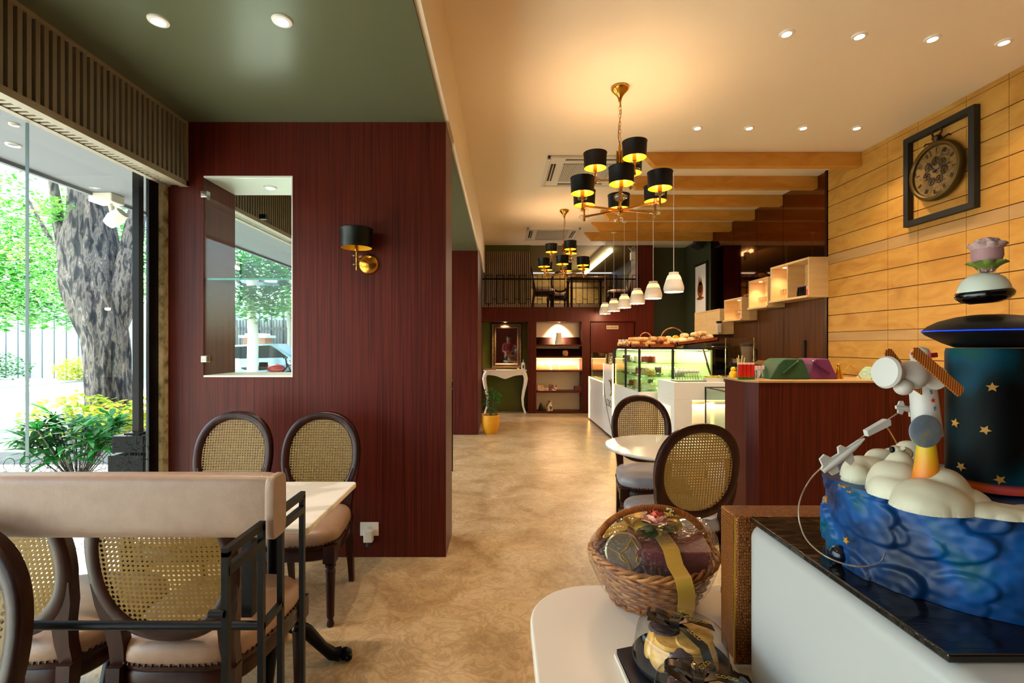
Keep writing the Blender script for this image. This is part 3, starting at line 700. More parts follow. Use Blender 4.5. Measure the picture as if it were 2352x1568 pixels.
# ---------------------------------------------------------------- chairs
def make_chair():
    "oval cane-back dining chair facing -Y, origin on the floor under the seat"
    o = thing('dining_chair', '', 'chair')
    W = M['darkwood']
    def outline(a, b, sc_, z, n=40):
        out = []
        for x, y in sup(a*sc_, b*sc_, n, 4.2):
            f = 1 - .09*(y/b + 1); y2 = y - (.025*(1-(x/a)**2) if y < 0 else 0); out.append((x*f, y2, z))
        return out
    A, B = .25, .225
    MB().loft([outline(A,B,s_,z) for s_, z in ((.97,.402),(1.0,.415),(1.005,.438),(.985,.457),(.93,.471),(.78,.482),(.5,.488),(.1,.490))]).build('seat', M['seatmat'], o, smooth=60)
    rail = MB().loft([outline(A,B,s_,z) for s_, z in ((.95,.33),(.985,.338),(.985,.375),(.965,.382),(.985,.39),(.985,.402))]); rail = rail.build('seat_rail', W, o, smooth=35)
    mb = MB(); ol = outline(A, B, 1.005, .408, 400); acc = 0; last = ol[0]
    for q in ol[1:]:
        acc += (Vector(q)-Vector(last)).length; last = q
        if acc > .0165: mb.ball(q, .0052, 6, m=4); acc = 0
    mb.build('nail_trim', mat('nail_brown', '#3a2216', .3, .6) if 'nail' not in M else M['nail'], rail, smooth=60)
    for sx in (-1, 1):
        mb = MB(); mb.lathe([(.016,0),(.019,.012),(.014,.03),(.012,.038),(.018,.046),(.023,.25),(.025,.275),(.018,.285),(.027,.295),(.027,.305),(.02,.312),(.02,.318)], (sx*.212,-.195,0), 18)
        mb.box(sx*.212-.028, sx*.212+.028, -.223, -.167, .316, .398); mb.build('leg', W, o, smooth=35)
        mb = MB(); mb.loft([[(sx*.175+dx*w_, y+dy*w_, z) for dx, dy in ((-1,-1),(1,-1),(1,1),(-1,1))] for z, y, w_ in ((0,.262,.013),(.05,.255,.014),(.25,.222,.018),(.34,.208,.021),(.40,.205,.021))]); mb.build('leg', W, o, smooth=40)
    # back: oval ring on two stiles, reclined
    zc, ax, az = .735, .228, .252
    def yb(z, x=0): return .205 + (z-.42)*.17 - .22*x*x
    def oval(ra, d, n=56): return [(x, yb(zc+v, x)+d, zc+v) for x, v in sup(ax+ra, az+ra, n, 2.25)]
    prof = [(0,-.012),(-.004,-.018),(-.016,-.021),(-.036,-.017),(-.046,-.008),(-.046,.012),(-.036,.018),(-.010,.019),(0,.012)]
    rings = [oval(ra, d) for ra, d in prof]
    MB().loft(rings, closed=True).build('backrest', W, o, smooth=50)
    for d in (-.008, .012):
        mb = MB(); n = 56; cv = oval(-.044, d, n); rows = [cv]
        for s_ in (.66,.33): rows.append([(x*s_, yb(zc+(z-zc)*s_, x*s_)+d, zc+(z-zc)*s_) for x, y, z in cv])
        b = len(mb.v); vs = [p for r in rows for p in r] + [(0, yb(zc)+d, zc)]; fs = []
        for i in range(2):
            for k in range(n): q = (k+1) % n; fs.append((i*n+k, i*n+q, (i+1)*n+q, (i+1)*n+k))
        for k in range(n): fs.append((2*n+k, 2*n+(k+1) % n, 3*n))
        mb.add(vs, fs); mb.build('cane_panel', M['cane'], o, smooth=60)
    for sx in (-1, 1):
        path = [(sx*.172,.40),(sx*.168,.46),(sx*.172,.53),(sx*.190,.60),(sx*.205,.67)]
        mb = MB(); mb.loft([[(x+dx*w_, yb(z, x)+dy, z) for dx, dy in ((-1,-.019),(1,-.019),(1,.017),(-1,.017))] for (x, z), w_ in zip(path, (.021,.023,.026,.024,.014))]); mb.build('stile', W, o, smooth=40)
    return o
M['nail'] = mat('nail_brown', '#3a2216', .3, .6)
M['seatmat'] = M['leather']
ch0 = make_chair()
def seat_again(root, m):
    for c in kids(root):
        if c.name.startswith('seat') and 'rail' not in c.name: c.data = c.data.copy(); c.data.materials[0] = m
def place(x, y, deg, label, group, first=[True]):
    if first[0]: q = ch0; first[0] = False
    else: q = copy_tree(ch0)
    q.location = (x, y, 0); q.rotation_euler = (0, 0, math.radians(deg)); q['label'] = label; q['group'] = group
    return q
G1, G2 = 'cane back chairs at the marble table', 'cane back chairs at the round table'
place(-1.565, 2.57, 0, 'left one of the two cane back chairs standing against the red partition', G1)
place(-1.055, 2.57, 0, 'right one of the two cane back chairs standing against the red partition', G1)
place(-1.005, 1.69, 180, 'cane back chair seen from behind under the leather backrest, pulled to the marble table', G1)
place(-1.515, 1.70, 180, 'cane back chair at the left edge, partly hidden behind the nearest chair', G1)
place(-1.235, .775, 0, 'nearest cane back chair cut off by the bottom left corner', G1)
a = place(1.062, 3.50, -4, 'cane back chair with a grey seat facing the camera, behind the round table', G2); seat_again(a, M['taupe'])
b_ = place(.965, 2.715, 187, 'cane back chair with a grey seat seen from behind, in front of the round table', G2)
for c in kids(b_):
    if c.name.split('.')[0] == 'seat': c.data = c.data.copy(); c.data.materials[0] = M['taupe']
for c in kids(a):
    if c.name.split('.')[0] == 'cane_panel' or c.name.split('.')[0] == 'seat_rail': pass
# upstairs seats
def place_up(x, y, deg, label):
    q = copy_tree(ch0); q.location = (x, y, ZM); q.rotation_euler = (0,0,math.radians(deg)); q['label'] = label; q['group'] = 'chairs on the mezzanine'
place_up(.92, 10.75, 90, 'dark chair seen side on behind the mezzanine railing, at its left')
place_up(1.36, 11.75, 185, 'dark oval back chair in the middle of the mezzanine')
place_up(2.66, 11.0, 270, 'dark chair at the right of the mezzanine table')
lamp('cove_light', 'AREA', (2.2, 11.6, 3.3), 45, SOFT, rot=(0,math.radians(35),0), size=(.1,3))
o = thing('dining_table', 'dark square table on the mezzanine between the chairs', 'table', (1.92, 11.0, ZM))
MB().box(-.42,.42,-.35,.35,.70,.74).build('tabletop', M['darkwood'], o, bevel=.004)
for sx in (-1,1):
    for sy in (-1,1): MB().box(sx*.38-.025, sx*.38+.025, sy*.3-.025, sy*.3+.025, 0, .70).build('leg', M['darkwood'], o)
# marble table on cast iron pedestals
o = thing('marble_table', 'rectangular white marble table on black cast iron feet, before the red partition', 'table', (-1.30, 1.945, 0))
MB().prism(rrect(-.632,.632,-.285,.285,.02), 2, .727, .75).build('tabletop', M['marble'], o, bevel=.004)
for cx in (-.28, .34):
    mb = MB(); mb.M = Matrix.Translation((0,.09,0)); mb.lathe([(.03,.12),(.036,.16),(.026,.2),(.026,.62),(.04,.66),(.05,.70),(.16,.715),(.16,.727)], (cx,0,0), 20); mb.build('pedestal_column', M['black'], o, smooth=40)
    for k in range(4):
        a = math.radians(18+90*k); c_, s_ = math.cos(a), math.sin(a)
        mb = MB(); mb.M = Matrix.Translation((0,.09,0)); mb.tube([(cx+r_*c_, r_*s_, z) for r_, z in ((.0,.19),(.06,.20),(.13,.15),(.19,.075),(.23,.035),(.265,.028))], .03, 10, radii=[.03,.034,.028,.022,.026,.030])
        mb.ball((cx+.285*c_, .285*s_, .026), .026, 12); 
        for q in (-.4,0,.4): mb.ball((cx+.30*math.cos(a+q*.16), .30*math.sin(a+q*.16), .018), .016, 8, m=6)
        mb.build('claw_foot', M['black'], o, smooth=60)
# round table
o = thing('round_table', 'round white glossy table between the two grey seated chairs', 'table', (1.03, 3.025, 0))
MB().lathe([(.001,.722),(.345,.724),(.373,.732),(.38,.741),(.373,.749),(.001,.75)], n=64).build('tabletop', mat('table_gloss', '#c9c3b8', .14), o, smooth=40)
MB().lathe([(.001,.0),(.22,.003),(.22,.014),(.06,.03),(.032,.06),(.03,.68),(.10,.70),(.10,.722)], n=32).build('pedestal', M['black'], o, smooth=40)
# leather backrest bar with its black railing
o = thing('padded_backrest', 'long beige leather padded backrest bar running across the lower left', 'backrest', (0,0,0))
x1 = -.526; n = 6
rings = []
for x, s_ in ((-2.16,1),(-1.6,1),(-1.0,1),(-.62,1),(-.56,.99),(-.545,.955)):
    rings.append([(x, 1.145 + v*s_, 1.003 + w_*s_) for v, w_ in sup(.032, .073, 28, 5)])
MB().loft(rings).build('cushion', M['leather'], o, smooth=50)
MB().loft([[(x, 1.145+v*s_, 1.001+w_*s_) for v, w_ in sup(.033,.072,28,6)] for x, s_ in ((-.546,.98),(-.542,1.02),(-.53,1.02),(-.526,.99))]).build('end_cap', M['leather'], o, smooth=50)
for x in (-2.1, -.60): MB().box(x-.012, x+.012, 1.135, 1.16, .74, .95).build('bracket', M['black'], o)
def rail_thing():
    o = thing('metal_railing', 'black square bar railing with looped frames beside the marble table', 'railing', (-.545, 0, 0))
    ys = (.955, 1.095, 1.19, 1.318); w_ = .013
    for y in ys: MB().box(-w_/2, w_/2, y-w_/2, y+w_/2, 0, .972).build('post', M['black'], o)
    for a, c in ((ys[0], ys[1]), (ys[2], ys[3])):
        MB().box(-w_/2, w_/2, a-w_/2, c+w_/2, .963, .98).build('top_bar', M['black'], o)
        MB().box(-w_/2-.001, w_/2+.001, a, c, .925, .942).build('hand_rail', M['black'], o)
    MB().box(-w_/2, w_/2, ys[1], ys[2], .735, .75).build('connector', M['black'], o)
    MB().tube([(-.002,1.10,.742),(-1.6,1.10,.742)], .010, 10).build('cross_rail', M['black'], o, smooth=60)
    MB().tube([(0,.95,.852),(-.03,.95,.852)], .008, 10).build('knob', M['black'], o, smooth=60)
rail_thing()
o = thing('metal_railing', 'black railing whose end shows past the red partition corner', 'railing', (-.548, 0, 0))
for y in (5.29, 5.0, 4.7, 4.4): MB().box(-.01,.01,y-.01,y+.01,0,1.0).build('post', M['black'], o)
MB().box(-.01,.01,4.4,5.29,.985,1.0).build('top_bar', M['black'], o); MB().box(-.012,.012,4.4,5.28,.90,.915).build('hand_rail', M['black'], o)
# mezzanine railing
o = thing('metal_railing', 'black metal railing with looped frames along the mezzanine edge', 'railing', (0, YB-.05, ZM))
mb = MB(); mb.box(-.40, 2.68, -.012, .012, .545, .57); mb.build('hand_rail', M['black'], o)
for i in range(14):
    x = -.33 + i*.227; mb = MB()
    for q in (0,.135): mb.box(x+q-.005, x+q+.005, -.005, .005, .06, .64)
    mb.box(x-.005, x+.14, -.005, .005, .63, .64); mb.box(x-.005, x+.14, -.005, .005, .06, .07)
    if i < 13: mb.box(x+.135, x+.227, -.005, .005, .15, .16)
    if i % 4 == 0: mb.box(x+.06, x+.07, -.005, .005, 0, .06)
    mb.build('loop_frame', M['black'], o)
# ---------------------------------------------------------------- back niches
o = thing('console_table', 'white console table with curved cabriole legs in the green niche', 'table', (.062, YB-.02, 0))
MB().box(-.44,.44,-.0,.33,.845,.875).build('tabletop', M['white'], o, bevel=.006)
mb = MB(); poly = [(-.40,.845),(.40,.845),(.40,.76)] + [(.40-.8*k/20, .745-.05*math.exp(-((k-10)/3.6)**2)+.03*abs(math.cos(math.pi*k/20))**1.0-.0) for k in range(21)] + [(-.40,.76)]
mb.prism(poly, 1, .005, .03); mb.prism(poly, 1, .29, .315); mb.build('apron', M['white'], o)
for sx in (-1,1):
    for y in (.02,.30):
        mb = MB(); mb.tube([(sx*x, y, z) for x, z in ((.36,.84),(.40,.79),(.425,.70),(.41,.58),(.375,.42),(.355,.28),(.365,.14),(.40,.03),(.405,.0))], .03, 10, radii=[.045,.045,.04,.034,.027,.022,.019,.02,.018]); mb.build('leg', M['white'], o, smooth=60)
fw = MB(); o = thing('wall_mirror_frame', 'ornate bronze framed mirror hanging over the white console table', 'mirror', (.095, YB+.32, 0))
z0, z1, h = .90, 1.83, .32
mb = MB(); rings = []
for x, z in ((-h,z0),(h,z0),(h,z1),(-h,z1)):
    rings.append([(x - math.copysign(a, x), -d, z + (a if z == z0 else -a)) for a, d in ((0,0),(0,.03),(.02,.045),(.05,.03),(.075,.04),(.10,.015),(.10,0))])
mb.loft(rings, closed=True); mb.build('frame', noisy('old_bronze', [(.3,'#3a2a1a'),(.7,'#6a5334')], nscale=40, rough=.45, metal=.4, bump=.5), o)
MB().box(-h+.095,h-.095,-.012,-.006,z0+.095,z1-.095).build('mirror_glass', M['mirror'], o)
o = thing('sanitizer_bottle', 'white pump bottle at the right end of the console table', 'bottle', (.062+.37, YB+.08, .875))
MB().lathe([(.001,0),(.035,0),(.038,.01),(.038,.12),(.03,.14),(.014,.15),(.014,.165),(.001,.165)], n=20).build('bottle', M['whitemat'], o, smooth=40)
mb = MB(); mb.tube([(0,0,.16),(0,0,.20),(.0,-.03,.205)], .006, 8); mb.build('pump', M['whitemat'], o, smooth=60)
MB().box(-.015,.015,-.0395,-.037,.03,.10).build('bottle_label', mat('label_blue', '#33465c', .5), o)
tag(MB().box(.062-.42,.062-.18,YB+.03,YB+.2,.8755,.895).build('booklet', mat('booklet_brown', '#8a5a42', .5)), 'thin brown booklet lying at the left end of the console table', 'book')
tag(MB().lathe([(.001,0),(.022,0),(.024,.03),(.012,.04),(.001,.04)], (.062+.27,YB+.09,.8752), 16).build('tea_light', mat('pale_yellow', '#d8c860', .4), smooth=40), 'small yellow candle next to the pump bottle on the console table', 'candle')
# potted plant
o = thing('potted_plant', 'leafy green plant in a yellow pot standing at the end of the red partition', 'plant', (-.18, 7.55, 0))
mb = MB(); mb.lathe([(.001,0),(.085,0),(.10,.02),(.135,.12),(.142,.2),(.142,.285),(.134,.292),(.126,.285),(.122,.25),(.001,.25)], n=40); mb.build('pot', mat('yellow_pot', '#d38d10', .4), o, smooth=45)
MB().lathe([(.001,.252),(.122,.252)], n=24).build('soil', mat('soil', '#2a1a10', .9), o)
mb = MB(); rnd = random.Random(4); mb.m = 1
for k in range(4): mb.tube([(rnd.uniform(-.01,.01)+.02*k*.3,0,.25),(rnd.uniform(-.05,.05),rnd.uniform(-.04,.04),.42),(rnd.uniform(-.1,.1),rnd.uniform(-.06,.06),.62)], .005, 6)
mb.m = 0
for c, r_, n in (((0,0,.62),.12,110),((-.07,0,.48),.08,60),((.08,.02,.52),.08,60),((.03,-.02,.36),.07,40),((.12,-.02,.60),.05,25)): foliage(mb, c, (r_,r_*.8,r_), n, .045, rnd, .3, .35)
mb.build('foliage', [M['leafd'], M['bark']], o)
# display shelves
sh = thing('shelf_unit', 'dark red display shelving set into the back wall', 'shelf', (1.155, YB, 0))
zt = [.03,.43,.86,1.155,1.36]
for i, z in enumerate((.04,.45,.87,1.15,1.39)):
    MB().box(-.46,.46,.01,.32,z-.035,z).build('shelf', M['redwood'], sh)
    if i >= 2: pass
for z in (1.15,1.39):
    mb = MB(); mb.prism([(.18,z+.001),(.19,z+.001),(.31,z+.15),(.30,z+.15)], 0, -.455, .455) if z != .87 else mb.prism([(.02,z+.001),(.03,z+.001),(.13,z+.11),(.12,z+.11)], 0, -.455, .455)
    mb.build('slanted_rest', M['darkwood'], sh)
MB().box(-.455,.455,.20,.23,1.095,1.114).build('led_strip', M['warmstrip'], sh)
lamp('shelf_light', 'AREA', (1.155, YB+.15, 1.09), 9, WARM, rot=(0,0,0), size=(.85,.05))
def chocolate_box(x, w_, label):
    o = thing('chocolate_box', label, 'box', (x, YB+.045, .882), group='slatted chocolate boxes on the lit shelf'); o.rotation_euler = (math.radians(-42), 0, 0)
    MB().box(-w_/2,w_/2,-.001,.012,.0,.15).build('lid', noisy('box_orange', [(.3,'#b06a28'),(.6,'#d08c3e')], scale=(40,1,1), nscale=3, rough=.4), o)
for x, w_, l in ((.84,.27,'left wide slatted box leaning on the lit shelf'),(1.09,.15,'narrow plain box leaning in the middle of the lit shelf'),(1.36,.36,'right wide slatted box leaning on the lit shelf')): chocolate_box(x, w_, l)
o = thing('bread_loaf', 'round tan jar on the second display shelf from the top', 'jar', (1.29, YB+.09, 1.152))
MB().lathe([(.001,0),(.05,.005),(.062,.05),(.055,.10),(.03,.12),(.001,.122)], n=20).build('jar_body', noisy('tan_pat', [(.4,'#9a5a2c'),(.6,'#c8905a')], nscale=40), o, smooth=50); o.name = 'ceramic_jar'
o = thing('gift_bottle', 'cream vase glowing under the spotlight on the top display shelf', 'vase', (1.155, YB+.085, 1.392)); o.scale = (.85,.85,1)
MB().lathe([(.001,0),(.09,0),(.095,.02),(.075,.12),(.06,.2),(.07,.24),(.001,.24)], n=24).build('vase_body', M['cream'], o, smooth=50); o.name = 'vase'
tag(MB().box(1.02,1.09,YB+.08,YB+.16,1.392,1.47).build('glass_cube', M['crystal']), 'small glass cube left of the cream vase', 'ornament')
def pbox(x, y, z, w_, d, h, col, label, n='gift_box', group=None, spots=True):
    o = MB().box(x,x+w_,y,y+d,z,z+h).build(n, noisy('print_'+col[1:], [(.45,col),(.6,'#e8d8b8' if spots else col)], nscale=26, rough=.5), bevel=.003); tag(o, label, 'box', group); return o
pbox(.72, YB+.03, .451, .22, .14, .06, '#c88a70', 'lower pink patterned box on the middle display shelf'); pbox(.72, YB+.04, .5115, .13, .11, .05, '#d8a070', 'upper small patterned box stacked on the pink one')
pbox(.96, YB+.03, .451, .15, .12, .12, '#7a3a34', 'maroon patterned box in the middle of the middle display shelf'); pbox(1.47, YB+.03, .451, .14, .12, .09, '#5a1c14', 'dark red box at the right end of the middle display shelf', spots=False)
tag(MB().lathe([(.001,0),(.035,0),(.045,.04),(.03,.10),(.016,.13),(.016,.16),(.001,.16)], (.79,YB+.1,.041), 18).build('dark_vase', M['blackmatte'], smooth=50), 'small dark vase at the left of the lowest display shelf', 'vase')
tag(MB().lathe([(.001,0),(.07,0),(.075,.02),(.06,.08),(.05,.17),(.065,.20),(.055,.205),(.001,.19)], (.965,YB+.1,.041), 20).build('oil_burner', noisy('pierced', [(.52,'#e0d2b0'),(.58,'#4a3418')], nscale=22), smooth=50), 'cream pierced ceramic burner on the lowest display shelf', 'ornament')
# ---------------------------------------------------------------- counters
def lit_panel(o, name, box, m=None): return MB().box(*box).build(name, m or M['warmstrip'], o)
# long pastry counter
o = thing('pastry_counter', 'long white pastry counter with lit edges and a printed side, running to the back', 'counter', (0,0,0))
X0 = 1.60
MB().box(X0, 2.55, 5.66, 6.94, .03, .83).build('body', M['white'], o, bevel=.004)
MB().box(X0+.01, X0+.05, 6.98, 7.66, .03, 1.09).build('end_panel', M['white'], o, bevel=.004)
MB().box(X0+.05, 2.55, 6.94, 9.0, .03, .80).build('body', M['white'], o, bevel=.004)
MB().box(X0+.01, X0+.05, 7.70, 9.0, .03, .80).build('end_panel', M['white'], o, bevel=.004)
MB().box(X0+.03, 2.5, 5.7, 8.95, 0, .03).build('plinth', M['blackmatte'], o)
lit_panel(o, 'led_edge', (X0-.01, X0+.04, 6.945, 6.975, .03, 1.11)); lit_panel(o, 'led_edge', (X0+.005, X0+.009, 8.90, 8.96, .04, .80)); lit_panel(o, 'led_edge', (X0+.012, X0+.05, 7.665, 7.695, .60, 1.085)); lit_panel(o, 'led_edge', (X0+.005, X0+.009, 7.71, 8.89, .785, .80))
mb = MB()
for k in range(2):
    s_ = .10 + .05*k; pts = [(X0+.006, 7.22 + s_*math.cos(t)*1.3, .76 + s_*math.sin(t)*.9) for t in [math.pi*(.3+.9*q/14) + k for q in range(15)]]
    mb.tube(pts, .010, 6, radii=[.002+.012*math.sin(math.pi*q/14) for q in range(15)])
mb.tube([(X0+.008, 7.62-.6*(k/8)**1.6, .78-.7*k/8) for k in range(9)], .005, 6)
mb.build('swirl_logo', mat('logo_brown', '#4a3024', .5), o, smooth=60)
text('lettering', 'COCO', .15, mat('logo_ink', '#5a3a2a', .5), o, (X0+.008, 7.22, .50), (math.pi/2, 0, -math.pi/2))
# glass display on top of it
g = thing('glass_display_case', 'glass pastry display case with black posts on the white counter', 'display case', (0,0,.83))
mb = MB(); mb.box(X0+.01, X0+.018, 5.68, 6.93, .001, .50); mb.box(X0+.02, 2.50, 5.665, 5.673, .001, .50); mb.build('glass_pane', M['case_glass'], g)
MB().box(X0, 2.62, 5.66, 6.94, .50, .512).build('glass_top', M['case_glass'], g)
for x, y in ((X0+.012, 5.668),(2.0, 5.662),(X0+.012,6.93),(X0+.012,6.3)): MB().box(x-.012, x+.012, y-.010, y+.010, .0005, .50).build('post', M['blackmatte'], g)
MB().bar((2.36,5.67,.495),(2.50,5.67,.005),.02).build('slanted_post', M['chrome'], g)
for z in (.17,.33): MB().box(X0+.03, 2.44, 5.70, 6.90, z, z+.008).build('glass_shelf', M['case_glass'], g)
MB().box(X0+.03, 2.45, 6.90, 6.92, .02, .49).build('back_panel', mat('case_back', '#c6c9a2', .4), g)
MB().box(2.46, 2.48, 5.70, 6.92, .02, .49).build('back_panel', mat('case_back2', '#c8caa4', .4), g)
MB().box(X0+.05, X0+.07, 5.72, 6.90, .485, .495).build('led_strip', glow('case_led', '#fff6c8', 4), g)
MB().box(X0+.05, 2.44, 5.74, 5.75, .485, .495).build('led_strip', glow('case_led2', '#fff6c8', 4), g)
lamp('case_light', 'AREA', (2.05, 6.3, 1.30), 15, (1,.96,.72), rot=(0,0,0), size=(.8,1.1))
rnd = random.Random(9)
def cake(x, y, z, r_, h, col, label):
    o = thing('cream_cake', label, 'cake', (x, y, z), group='cakes in the glass display case')
    MB().lathe([(.001,0),(r_+.015,0),(r_+.015,.006),(.001,.006)], n=20).build('cake_board', M['chrome'], o)
    MB().lathe([(.001,.007),(r_,.007),(r_,h),(r_-.01,h+.008),(.001,h+.008)], n=28).build('sponge', mat('cake_'+col[1:], col, .5), o, smooth=40)
    mb = MB()
    for k in range(8): mb.ball(((r_-.015)*math.cos(k*math.pi/4), (r_-.015)*math.sin(k*math.pi/4), h+.013), .012, 8, m=5)
    mb.build('cream_rosettes', M['whitemat'], o, smooth=60)
cols = ['#e8e0c8','#3a1c10','#d8b070','#c8d0a0','#8a2a20','#e8d8b0']
k = 0
for z in (.838,1.009,1.169):
    for y in (5.85,6.15,6.45,6.75):
        for x in (1.78,2.12):
            if z > 1.1 and x > 2: continue
            cake(x + rnd.uniform(-.02,.02), y, z, .085, .055+.02*rnd.random(), cols[k % 6], ('brown' if k % 6 == 1 else 'pale')+' small round cake on the '+('lowest' if z < .9 else 'middle' if z < 1.1 else 'top')+' shelf of the glass display case'); k += 1
# sloped case farther on
g = thing('glass_display_case', 'lower glass case on the far end of the white counter', 'display case', (0,0,.80))
mb = MB(); mb.box(X0+.06, X0+.068, 7.72, 8.95, .001, .44); mb.box(X0+.07, 2.45, 8.93, 8.94, .001, .44); mb.build('glass_pane', M['case_glass'], g)
MB().box(X0+.05, 2.5, 6.96, 8.97, .44, .45).build('glass_top', M['case_glass'], g)
mb = MB()
for y in (7.0,7.73,8.93): mb.box(X0+.055,X0+.075,y-.01,y+.01,.0005,.44)
mb.build('post', M['chrome'], g)
# white till block
o = thing('service_counter', 'white block counter with a glowing recessed frame, before the glass display', 'counter', (0,0,0))
mb = MB(); mb.box(1.81, 3.1, 5.08, 5.62, .80, .985); mb.box(1.81, 2.00, 5.08, 5.62, 0, .80); mb.box(2.00, 3.1, 5.16, 5.62, 0, .80); mb.build('body', M['whitemat'], o, bevel=.003)
MB().box(2.001, 3.0, 5.15, 5.158, .788, .799).build('led_strip', M['warmstrip'], o); MB().box(2.001, 2.012, 5.15, 5.158, .0, .787).build('led_strip', M['warmstrip'], o)
MB().box(1.803, 1.809, 5.2, 5.6, .0, .72).build('lit_panel', mat('lit_white', '#f0dca8', .4, Emission_Color=srgb('#ffe0a0'), Emission_Strength=.8), o)
lamp('counter_glow', 'AREA', (2.45, 5.14, .76), 3.5, WARM, rot=(math.radians(-30),0,0), size=(.9,.03))
# low glass showcase
o = thing('glass_showcase', 'low glass showcase with black edges beside the red service wall', 'display case', (0,0,0))
mb = MB(); mb.box(2.12, 2.128, 4.16, 5.04, .35, .93); mb.box(2.128, 3.1, 5.032, 5.04, .35, .93); mb.build('glass_pane', M['pane'], o)
MB().box(2.12, 3.1, 4.16, 5.04, .93, .938).build('glass_top', M['case_glass'], o)
mb = MB(); mb.box(2.115,2.128,4.16,5.04,.936,.944); mb.box(2.115,2.127,5.03,5.042,0,.94); mb.box(2.115,3.1,5.03,5.045,.936,.944); mb.build('edge_trim', M['blackmatte'], o)
MB().box(2.13, 3.1, 4.18, 5.03, 0, .35).build('base', M['whitemat'], o)
# red service wall
o = thing('service_wall', 'chest high red veneered counter with a pale top edge, right of the round table', 'counter', (0,0,0))
mb = MB(); mb.prism([(1.915,3.80),(1.985,3.735),(XR-.02,3.72),(XR-.02,4.15),(1.915,4.15)], 2, 0, 1.088); mb.build('body', M['redwood'], o)
mb = MB(); mb.prism([(1.905,3.795),(1.98,3.725),(XR-.02,3.71),(XR-.02,4.16),(1.905,4.16)], 2, 1.089, 1.104); mb.build('worktop', M['plyband'], o)
# things on the red wall
ZW = 1.104
def at_top(px, Y=3.95): return P(px, 0, Y).x
def purse(label, px0, px1, Y, h, col, slope, n):
    o = thing('gift_hamper_box', label, 'box', (at_top((px0+px1)/2, Y), Y, ZW)); w_ = (px1-px0)*Y/F/2
    mb = MB(); prof = [(-w_,0),(w_,0),(w_*.66+slope,h*.90),(w_*.56+slope,h),(-w_*.20+slope,h),(-w_*.36+slope,h*.95),(-w_*.58+slope*.7,h*.74)]; sg = -1 if 'purple' in n else 1
    mb.prism(prof, 1, -.12, .12); mb.build('body', mat(n, col, .6), o, bevel=.008, seg=2)
    mb = MB(); mb.bar((w_*.30*sg+slope*2,-.126,h*.88),(-w_*(.42 if sg > 0 else -.62)+slope,-.126,h*.30),.030,.008); mb.build('strap', mat(n+'_strap', col, .5), o, bevel=.002)
    MB().ball((w_*.30*sg+slope*2,-.132,h*.88), .008, 10).build('stud', M['chrome'], o, smooth=60)
    MB().bar((-w_*.25+slope,-.1215,h*.96),(-w_*.15,-.1215,.01),.003,.002).build('seam', mat(n+'_seam', col, .4), o)
purse('dark green leather box with a strap, on the red service wall', 1750, 1842, 4.0, .165, '#234a2c', 0, 'green_leather')
purse('purple leather box with a strap, on the red service wall right of the green one', 1838, 1903, 4.02, .165, '#6a2858', -.03, 'purple_leather')
o = thing('wire_ornament', 'gold wire butterfly ornament on the red service wall', 'ornament', (at_top(1935,3.95), 3.95, ZW))
mb = MB()
for s_, L_ in ((-1,.09),(1,.15)): mb.tube([(s_*L_*t, 0, .10*math.sin(math.pi*min(1,t*1.02)**.8)*(1 if s_ > 0 else .95)+.003) for t in [q/12 for q in range(13)]], .004, 6)
mb.lathe([(.001,.0),(.035,.0),(.02,.05),(.008,.10),(.012,.115),(.001,.125)], (-.03,0,0), 12); mb.build('wire', mat('gold_wire', '#e0a020', .2, 1), o, smooth=60)
o = thing('napkin_box', 'green woven napkin box at the right end of the red service wall', 'box', (at_top(2010,3.95), 3.95, ZW))
MB().prism([(-.10,0),(.10,0),(.10,.095),(-.02,.095),(-.05,.07)], 1, -.08, .08).build('body', noisy('woven_green', [(.4,'#7a9a82'),(.6,'#a8bca0')], scale=(8,8,8), nscale=10, rough=.7), o)
ofs = [(1692,0),(1704,.01),(1716,.0)]
for i, px in enumerate((1700,1709,1718,1727)):
    o = thing('snack_packet', ['leftmost','second','third','rightmost'][i]+' of the red snack packets in the clear stand on the red service wall', 'packet', (at_top(px,3.86)+.0, 3.86, ZW), group='red snack packets')
    MB().prism([(-.014,.02),(.014,.02),(.012,.12),(-.012,.12)], 1, -.015, .015).build('packet_body', mat('packet_red', '#c81e14', .35), o)
    MB().box(-.014,.014,-.016,.016,0,.0195).build('packet_base', mat('packet_green', '#1a6a20', .4), o)
    MB().box(-.013,.013,-.013,.013,.1205,.135).build('packet_top', mat('packet_pale', '#e8c8b8', .4), o)
o = thing('straw_cup', 'cup of yellow paper straws on the red service wall behind the red packets', 'cup', (at_top(1700,4.05), 4.05, ZW))
MB().lathe([(.001,0),(.026,0),(.03,.09),(.028,.09),(.024,.004)], n=18).build('cup', M['crystal'], o, smooth=50)
for k in range(7):
    a = k*.9; MB().tube([(.012*math.cos(a),.012*math.sin(a),.006),(.03*math.cos(a)+.008,.03*math.sin(a),.17+.01*(k%3))], .003, 6).build('straw', mat('straw_yellow', '#e8d890', .5), o)
o = thing('card_box', 'blue and white box lying on the red service wall beside the straws', 'box', (at_top(1742,4.08), 4.08, ZW))
MB().box(-.07,.07,-.03,.03,0,.10).build('body', mat('box_white', '#dcdcd8', .5), o, bevel=.003)
mb = MB(); mb.box(-.0705,.0705,-.0305,.0305,.09,.1005); mb.box(-.0703,-.03,-.0303,.0303,.0,.06); mb.build('blue_print', mat('box_blue', '#1e5a9a', .5), o)
